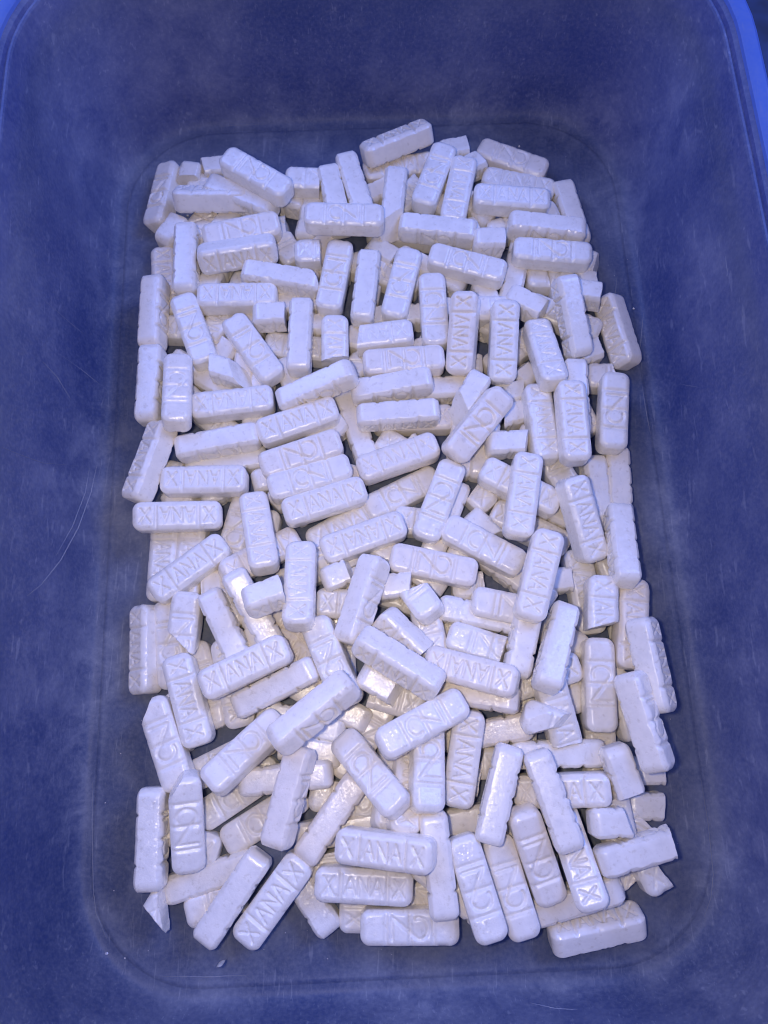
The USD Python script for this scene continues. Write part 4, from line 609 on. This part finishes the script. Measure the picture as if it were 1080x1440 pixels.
('pill_bar', 9, None, (32.75, 86.29, 6.32), (3.1383, -0.1437, -0.0000), 'white bar, numeral side up, lying crosswise, right edge, near the far end', 'white pill bars heaped in the tub'),
('pill_bar', 3, None, (2.58, 52.75, 6.03), (1.5699, 0.0632, 0.0632), 'smooth side up, the nearer of two crosswise bars lying together above the centre', 'white pill bars heaped in the tub'),
('pill_bar', 7, None, (-37.39, 55.85, 9.36), (2.0872, 2.2590, -0.4530), 'white bar, numeral side up, lying lengthwise, left edge, a quarter down', 'white pill bars heaped in the tub'),
('pill_bar', 6, None, (-36.47, 33.33, 6.08), (-0.2280, 0.1425, -3.0706), 'white bar, lettered side up, lying crosswise, left edge, at mid heap', 'white pill bars heaped in the tub'),
('pill_bar', 12, None, (-3.57, 29.32, 6.32), (-0.0000, -0.0000, -2.7882), 'white bar, lettered side up, slanting right, left of centre, at mid heap', 'white pill bars heaped in the tub'),
('pill_bar', 4, None, (8.53, 24.38, 6.32), (3.1242, -0.3304, -0.0000), 'numeral side bar lying almost crosswise right at the centre of the heap', 'white pill bars heaped in the tub'),
('pill_bar', 5, None, (-3.58, 17.92, 10.15), (1.3738, -1.8838, -1.0376), 'bar standing on edge just above the centre, smooth side left, stamped face right', 'white pill bars heaped in the tub'),
('pill_bar', 0, (0, 1, ('tri',)), (17.99, -12.53, 9.53), (1.0885, -1.4734, -1.3717), 'white bar, smooth side up, lying lengthwise, right of centre, near the front', 'white pill bars heaped in the tub'),
('pill_bar', 6, None, (25.39, 98.71, 6.19), (0.0009, 0.0507, -0.0502), 'white bar, lettered side up, lying crosswise, right side, along the far edge', 'white pill bars heaped in the tub'),
('broken_pill_bar', 0, (0.0, 0.4, ('rough',)), (-17.25, 72.76, 6.62), (1.5703, 0.0439, 0.0439), 'white stub, smooth side up, left side, a quarter down', 'broken pieces lying among the white bars'),
('pill_bar', 6, None, (35.16, 71.22, 8.87), (1.4528, -0.7950, -1.2969), 'leftmost white bar, smooth side up, lengthwise, right edge, a quarter down', 'white pill bars heaped in the tub'),
('pill_bar', 4, None, (16.69, 49.50, 9.26), (-2.5108, -1.2197, 0.1011), 'white bar, numeral side up, slanting right, right side, above the middle', 'white pill bars heaped in the tub'),
('pill_bar', 7, None, (-30.26, 47.26, 6.05), (-1.5783, -0.1575, 0.1527), 'white bar, smooth side up, lying crosswise, left side, above the middle', 'white pill bars heaped in the tub'),
('pill_bar', 8, None, (-10.58, 36.01, 6.18), (0.0726, 0.0767, 0.3368), 'nearest lettered bar in a row of four slanting bars left of centre', 'white pill bars heaped in the tub'),
('pill_bar', 2, None, (34.52, 32.38, 8.09), (0.0262, 0.3984, -1.2236), 'middle white bar, lettered side up, lengthwise, right side, at mid heap', 'white pill bars heaped in the tub'),
('pill_bar', 8, None, (-10.91, -0.18, 14.35), (-2.0004, -0.7041, 0.4065), 'bar on edge slanting to the right, lower left of centre, stamped face toward the front', 'white pill bars heaped in the tub'),
('pill_bar', 9, None, (-14.01, 20.32, 10.60), (-0.2194, -0.2303, -1.5434), 'lettered bar standing straight up and down, just left of the centre', 'white pill bars heaped in the tub'),
('pill_bar', 1, None, (0.27, -20.20, 11.72), (0.0253, -0.2836, -0.0699), 'lettered bar lying crosswise, the farther of two lettered bars near the front', 'white pill bars heaped in the tub'),
('pill_bar', 8, None, (-21.80, 30.14, 7.38), (-0.2375, -0.1548, -1.3425), 'white bar, lettered side up, lying lengthwise, left side, at mid heap', 'white pill bars heaped in the tub'),
('pill_bar', 6, None, (9.74, 36.02, 6.42), (-2.5652, -1.7477, 0.0430), 'white bar, numeral side up, slanting right, right of centre, at mid heap', 'white pill bars heaped in the tub'),
('pill_bar', 13, None, (24.04, 36.03, 9.87), (-0.0000, -0.0000, -1.7485), 'farthest white bar, lettered side up, lengthwise, right side, at mid heap', 'white pill bars heaped in the tub'),
('pill_bar', 5, None, (25.32, 21.44, 13.33), (-0.0000, -0.0000, -1.8587), 'nearest white bar, lettered side up, lengthwise, right side, at mid heap', 'white pill bars heaped in the tub'),
('pill_bar', 4, None, (2.64, 113.03, 5.73), (-0.4805, -0.1089, 0.4367), 'lettered bar tipped up at the very far end of the heap, highest in view', 'white pill bars heaped in the tub'),
('pill_bar', 9, None, (5.96, -1.94, 12.68), (0.7327, -2.9262, 0.2481), 'numeral side bar slanting up to the right on top, below the centre', 'white pill bars heaped in the tub'),
('pill_bar', 12, None, (-2.08, -9.36, 10.24), (1.1226, 2.5265, -0.2075), 'numeral side bar slanting down to the right on top, below the centre', 'white pill bars heaped in the tub'),
('pill_bar', 1, None, (26.14, -13.22, 10.68), (1.4109, -1.0412, -0.9193), 'smooth side up bar lying across others at the lower right', 'white pill bars heaped in the tub'),
('broken_pill_bar', 0, (0.0, 0.4, ('pyr',)), (29.25, -3.04, 11.19), (-2.8665, 0.5126, -0.0062), 'pointed white lump like a small pyramid, lying on top right of the heap', 'broken pieces lying among the white bars'),
('pill_bar', 2, None, (2.30, 7.38, 13.52), (1.0135, -0.2866, -0.4991), 'tilted lettered bar lying high across the centre with its smooth side up', 'white pill bars heaped in the tub'),
('broken_pill_bar', 0, (0, 0.3, ('soft',)), (14.25, 41.36, 2.17), (0.0000, 0.0000, 2.3431), 'white stub, lettered side up, half buried, slanting left, right of centre, at mid heap', 'broken pieces lying among the white bars'),
('broken_pill_bar', 0, (0, 0.3, ('soft',)), (19.97, 52.41, 2.48), (0.3380, -2.0440, -2.0440), 'white stub, smooth side up, half buried, right side, above the middle', 'broken pieces lying among the white bars'),
('pill_bar', 7, None, (-9.35, 1.41, 2.48), (0.4652, 1.9623, 1.9623), 'white bar, smooth side up, half buried, slanting left, left of centre, three quarters down', 'white pill bars heaped in the tub'),
('broken_pill_bar', 0, (0, 0.3, ('soft',)), (23.35, 65.82, 2.48), (0.7407, 1.7498, 1.7498), 'white stub, smooth side up, half buried, slanting left, right side, a quarter down', 'broken pieces lying among the white bars'),
('broken_pill_bar', 1, (0, 0.3, ('soft',)), (-26.48, 33.51, 2.17), (0.2132, 3.1343, 0.0000), 'middle white stub, glimpsed between others, left side, at mid heap', 'broken pieces lying among the white bars'),
('broken_pill_bar', 0, (0, 0.7, ('soft',)), (-14.55, -5.96, 2.48), (0.1719, 2.1378, 2.1378), 'white broken bar, smooth side up, half buried, lying crosswise, left of centre, three quarters down', 'broken pieces lying among the white bars'),
('broken_pill_bar', 0, (0, 0.3, ('soft',)), (12.55, -8.45, 2.17), (-0.0000, -0.0000, -3.1221), 'white stub, lettered side up, half buried, right of centre, three quarters down', 'broken pieces lying among the white bars'),
('broken_pill_bar', 0, (0, 0.3, ('soft',)), (-0.09, 68.60, 2.17), (3.1110, -0.4371, -0.0000), 'white stub, glimpsed between others, left of centre, a quarter down', 'broken pieces lying among the white bars'),
('broken_pill_bar', 0, (0, 0.5, ('soft',)), (37.21, 4.86, 2.17), (3.0453, 0.7717, 0.0000), 'white broken bar, numeral side up, half buried, slanting right, right side, three quarters down', 'broken pieces lying among the white bars'),
('broken_pill_bar', 0, (0, 0.3, ('soft',)), (-35.62, 21.25, 2.17), (0.1750, -3.1367, -0.0000), 'white stub, numeral side up, half buried, left side, at mid heap', 'broken pieces lying among the white bars'),
('broken_pill_bar', 1, (0, 0.4, ('soft',)), (18.85, 114.46, 2.48), (1.5639, 0.1723, 0.1723), 'white stub, smooth side up, half buried, right side, along the far edge', 'broken pieces lying among the white bars'),
('broken_pill_bar', 1, (0, 0.7, ('soft',)), (-4.77, -14.16, 2.17), (3.1347, -0.2075, -0.0000), 'white broken bar, numeral side up, half buried, lying crosswise, left of centre, near the front', 'broken pieces lying among the white bars'),
('broken_pill_bar', 0, (0, 0.4, ('soft',)), (-39.31, 108.38, 2.48), (0.1443, -2.1521, -2.1521), 'white stub, smooth side up, half buried, left side, along the far edge', 'broken pieces lying among the white bars'),
('broken_pill_bar', 0, (0, 0.3, ('soft',)), (-34.10, -20.11, 2.17), (0.0000, 0.0000, 2.8698), 'white stub, lettered side up, half buried, left side, near the front', 'broken pieces lying among the white bars'),
('broken_pill_bar', 1, (0, 0.3, ('soft',)), (-9.75, -19.03, 2.17), (0.0000, 0.0000, 1.6752), 'white stub, lettered side up, half buried, left of centre, along the front', 'broken pieces lying among the white bars'),
('broken_pill_bar', 0, (0, 0.3, ('soft',)), (5.56, 45.41, 2.17), (0.0000, 0.0000, -0.5479), 'white stub, lettered side up, half buried, slanting left, right of centre, above the middle', 'broken pieces lying among the white bars'),
('broken_pill_bar', 0, (0, 0.4, ('soft',)), (3.21, 86.60, 2.48), (1.5215, -0.4595, -0.4595), 'white stub, smooth side up, half buried, slanting left, right of centre, near the far end', 'broken pieces lying among the white bars'),
('broken_pill_bar', 0, (0, 0.3, ('soft',)), (36.03, 22.64, 2.48), (1.5706, 0.0282, 0.0282), 'white stub, smooth side up, half buried, right side, at mid heap', 'broken pieces lying among the white bars'),
('broken_pill_bar', 0, (0, 0.4, ('soft',)), (-40.85, 97.44, 2.48), (1.4112, 0.8185, 0.8185), 'white stub, smooth side up, half buried, slanting right, left edge, near the far end', 'broken pieces lying among the white bars'),
('broken_pill_bar', 0, (0, 0.4, ('soft',)), (42.90, -15.64, 2.17), (2.7341, 1.5474, 0.0000), 'white stub, glimpsed between others, right edge, near the front', 'broken pieces lying among the white bars'),
('broken_pill_bar', 0, (0, 0.3, ('soft',)), (-40.78, 102.47, 2.48), (1.1370, -1.3153, -1.3153), 'white stub, smooth side up, half buried, left edge, along the far edge', 'broken pieces lying among the white bars'),
('pill_bar', 3, None, (-37.01, 11.25, 2.17), (2.3754, -2.0560, -0.0000), 'white bar, numeral side up, half buried, lying lengthwise, left edge, below the middle', 'white pill bars heaped in the tub'),
('broken_pill_bar', 0, (0, 0.3, ('soft',)), (45.36, 84.75, 2.17), (0.0000, 0.0000, -0.4399), 'farthest white stub, glimpsed between others, right edge, near the far end', 'broken pieces lying among the white bars'),
]
for i, (name, var, frag, pos, rot, label, group) in enumerate(BARS):
    path = numbered(name)
    x = UsdGeom.Xform.Define(stage, path)
    ang = math.sqrt(sum(a * a for a in rot)) or 1e-9
    x.AddTranslateOp().Set(Gf.Vec3d(*[a * MM for a in pos]))
    x.AddOrientOp().Set(Gf.Quatf(math.cos(ang / 2), *[a / ang * math.sin(ang / 2) for a in rot]))
    if frag is None:
        x.GetPrim().GetReferences().AddInternalReference(f"/World/Kinds/bar_{var:03d}"); x.GetPrim().SetInstanceable(True)
    else:
        v, f = fragment(300 + i, frag[0], frag[1], frag[2])
        split_parts(path, v, f, TAB[var])
    tag(x.GetPrim(), label, "pill", group)

# ---------------------------------------------------------------- powder crumbs and two glinting flecks
rng = np.random.default_rng(77); V, F, n = [], [], 0
base = trimesh.creation.icosphere(subdivisions=1, radius=1.0)
low = [np.array(r[3], float) for r in BARS if r[3][2] < 7]
for k in range(520):
    c = low[rng.integers(len(low))] + np.r_[rng.normal(0, 8.5, 2), 0]
    x, y = c[0] - TUB_X, c[1] - TUB_Y
    if abs(x) > 50 or abs(y) > 79: continue
    r = 0.05 + 0.22 * rng.random() ** 4
    v = base.vertices * rng.uniform(0.6, 1.3, 3) * (1 + 0.35 * rng.normal(size=(len(base.vertices), 1)) * 0.6) * r
    V.append(v + [c[0], c[1], r * 0.5]); F.append(base.faces + n); n += len(v)
tag(write("/World/powder_crumbs", np.vstack(V), np.vstack(F), None, CRUMB), "fine white crumbs and powder strewn over the tub floor round the heap", "crumbs", kind="stuff")
for (pos, col, label) in FLECKS:
    m = trimesh.creation.icosphere(subdivisions=0, radius=0.30); m.apply_scale([1.1, 0.8, 0.5]); v, f, nn = meshkit.arrays(m)
    name = numbered("shiny_fleck"); gm = usdkit.material(stage, "/World/Looks/" + name.split("/")[-1] + "_look", {"p": ("principled_bsdf", {"base_color": col, "metallic": 0.6, "roughness": 0.25})}, surface="p.BSDF")
    tag(write(name, v + np.array(pos), f, None, gm), label, "fleck")
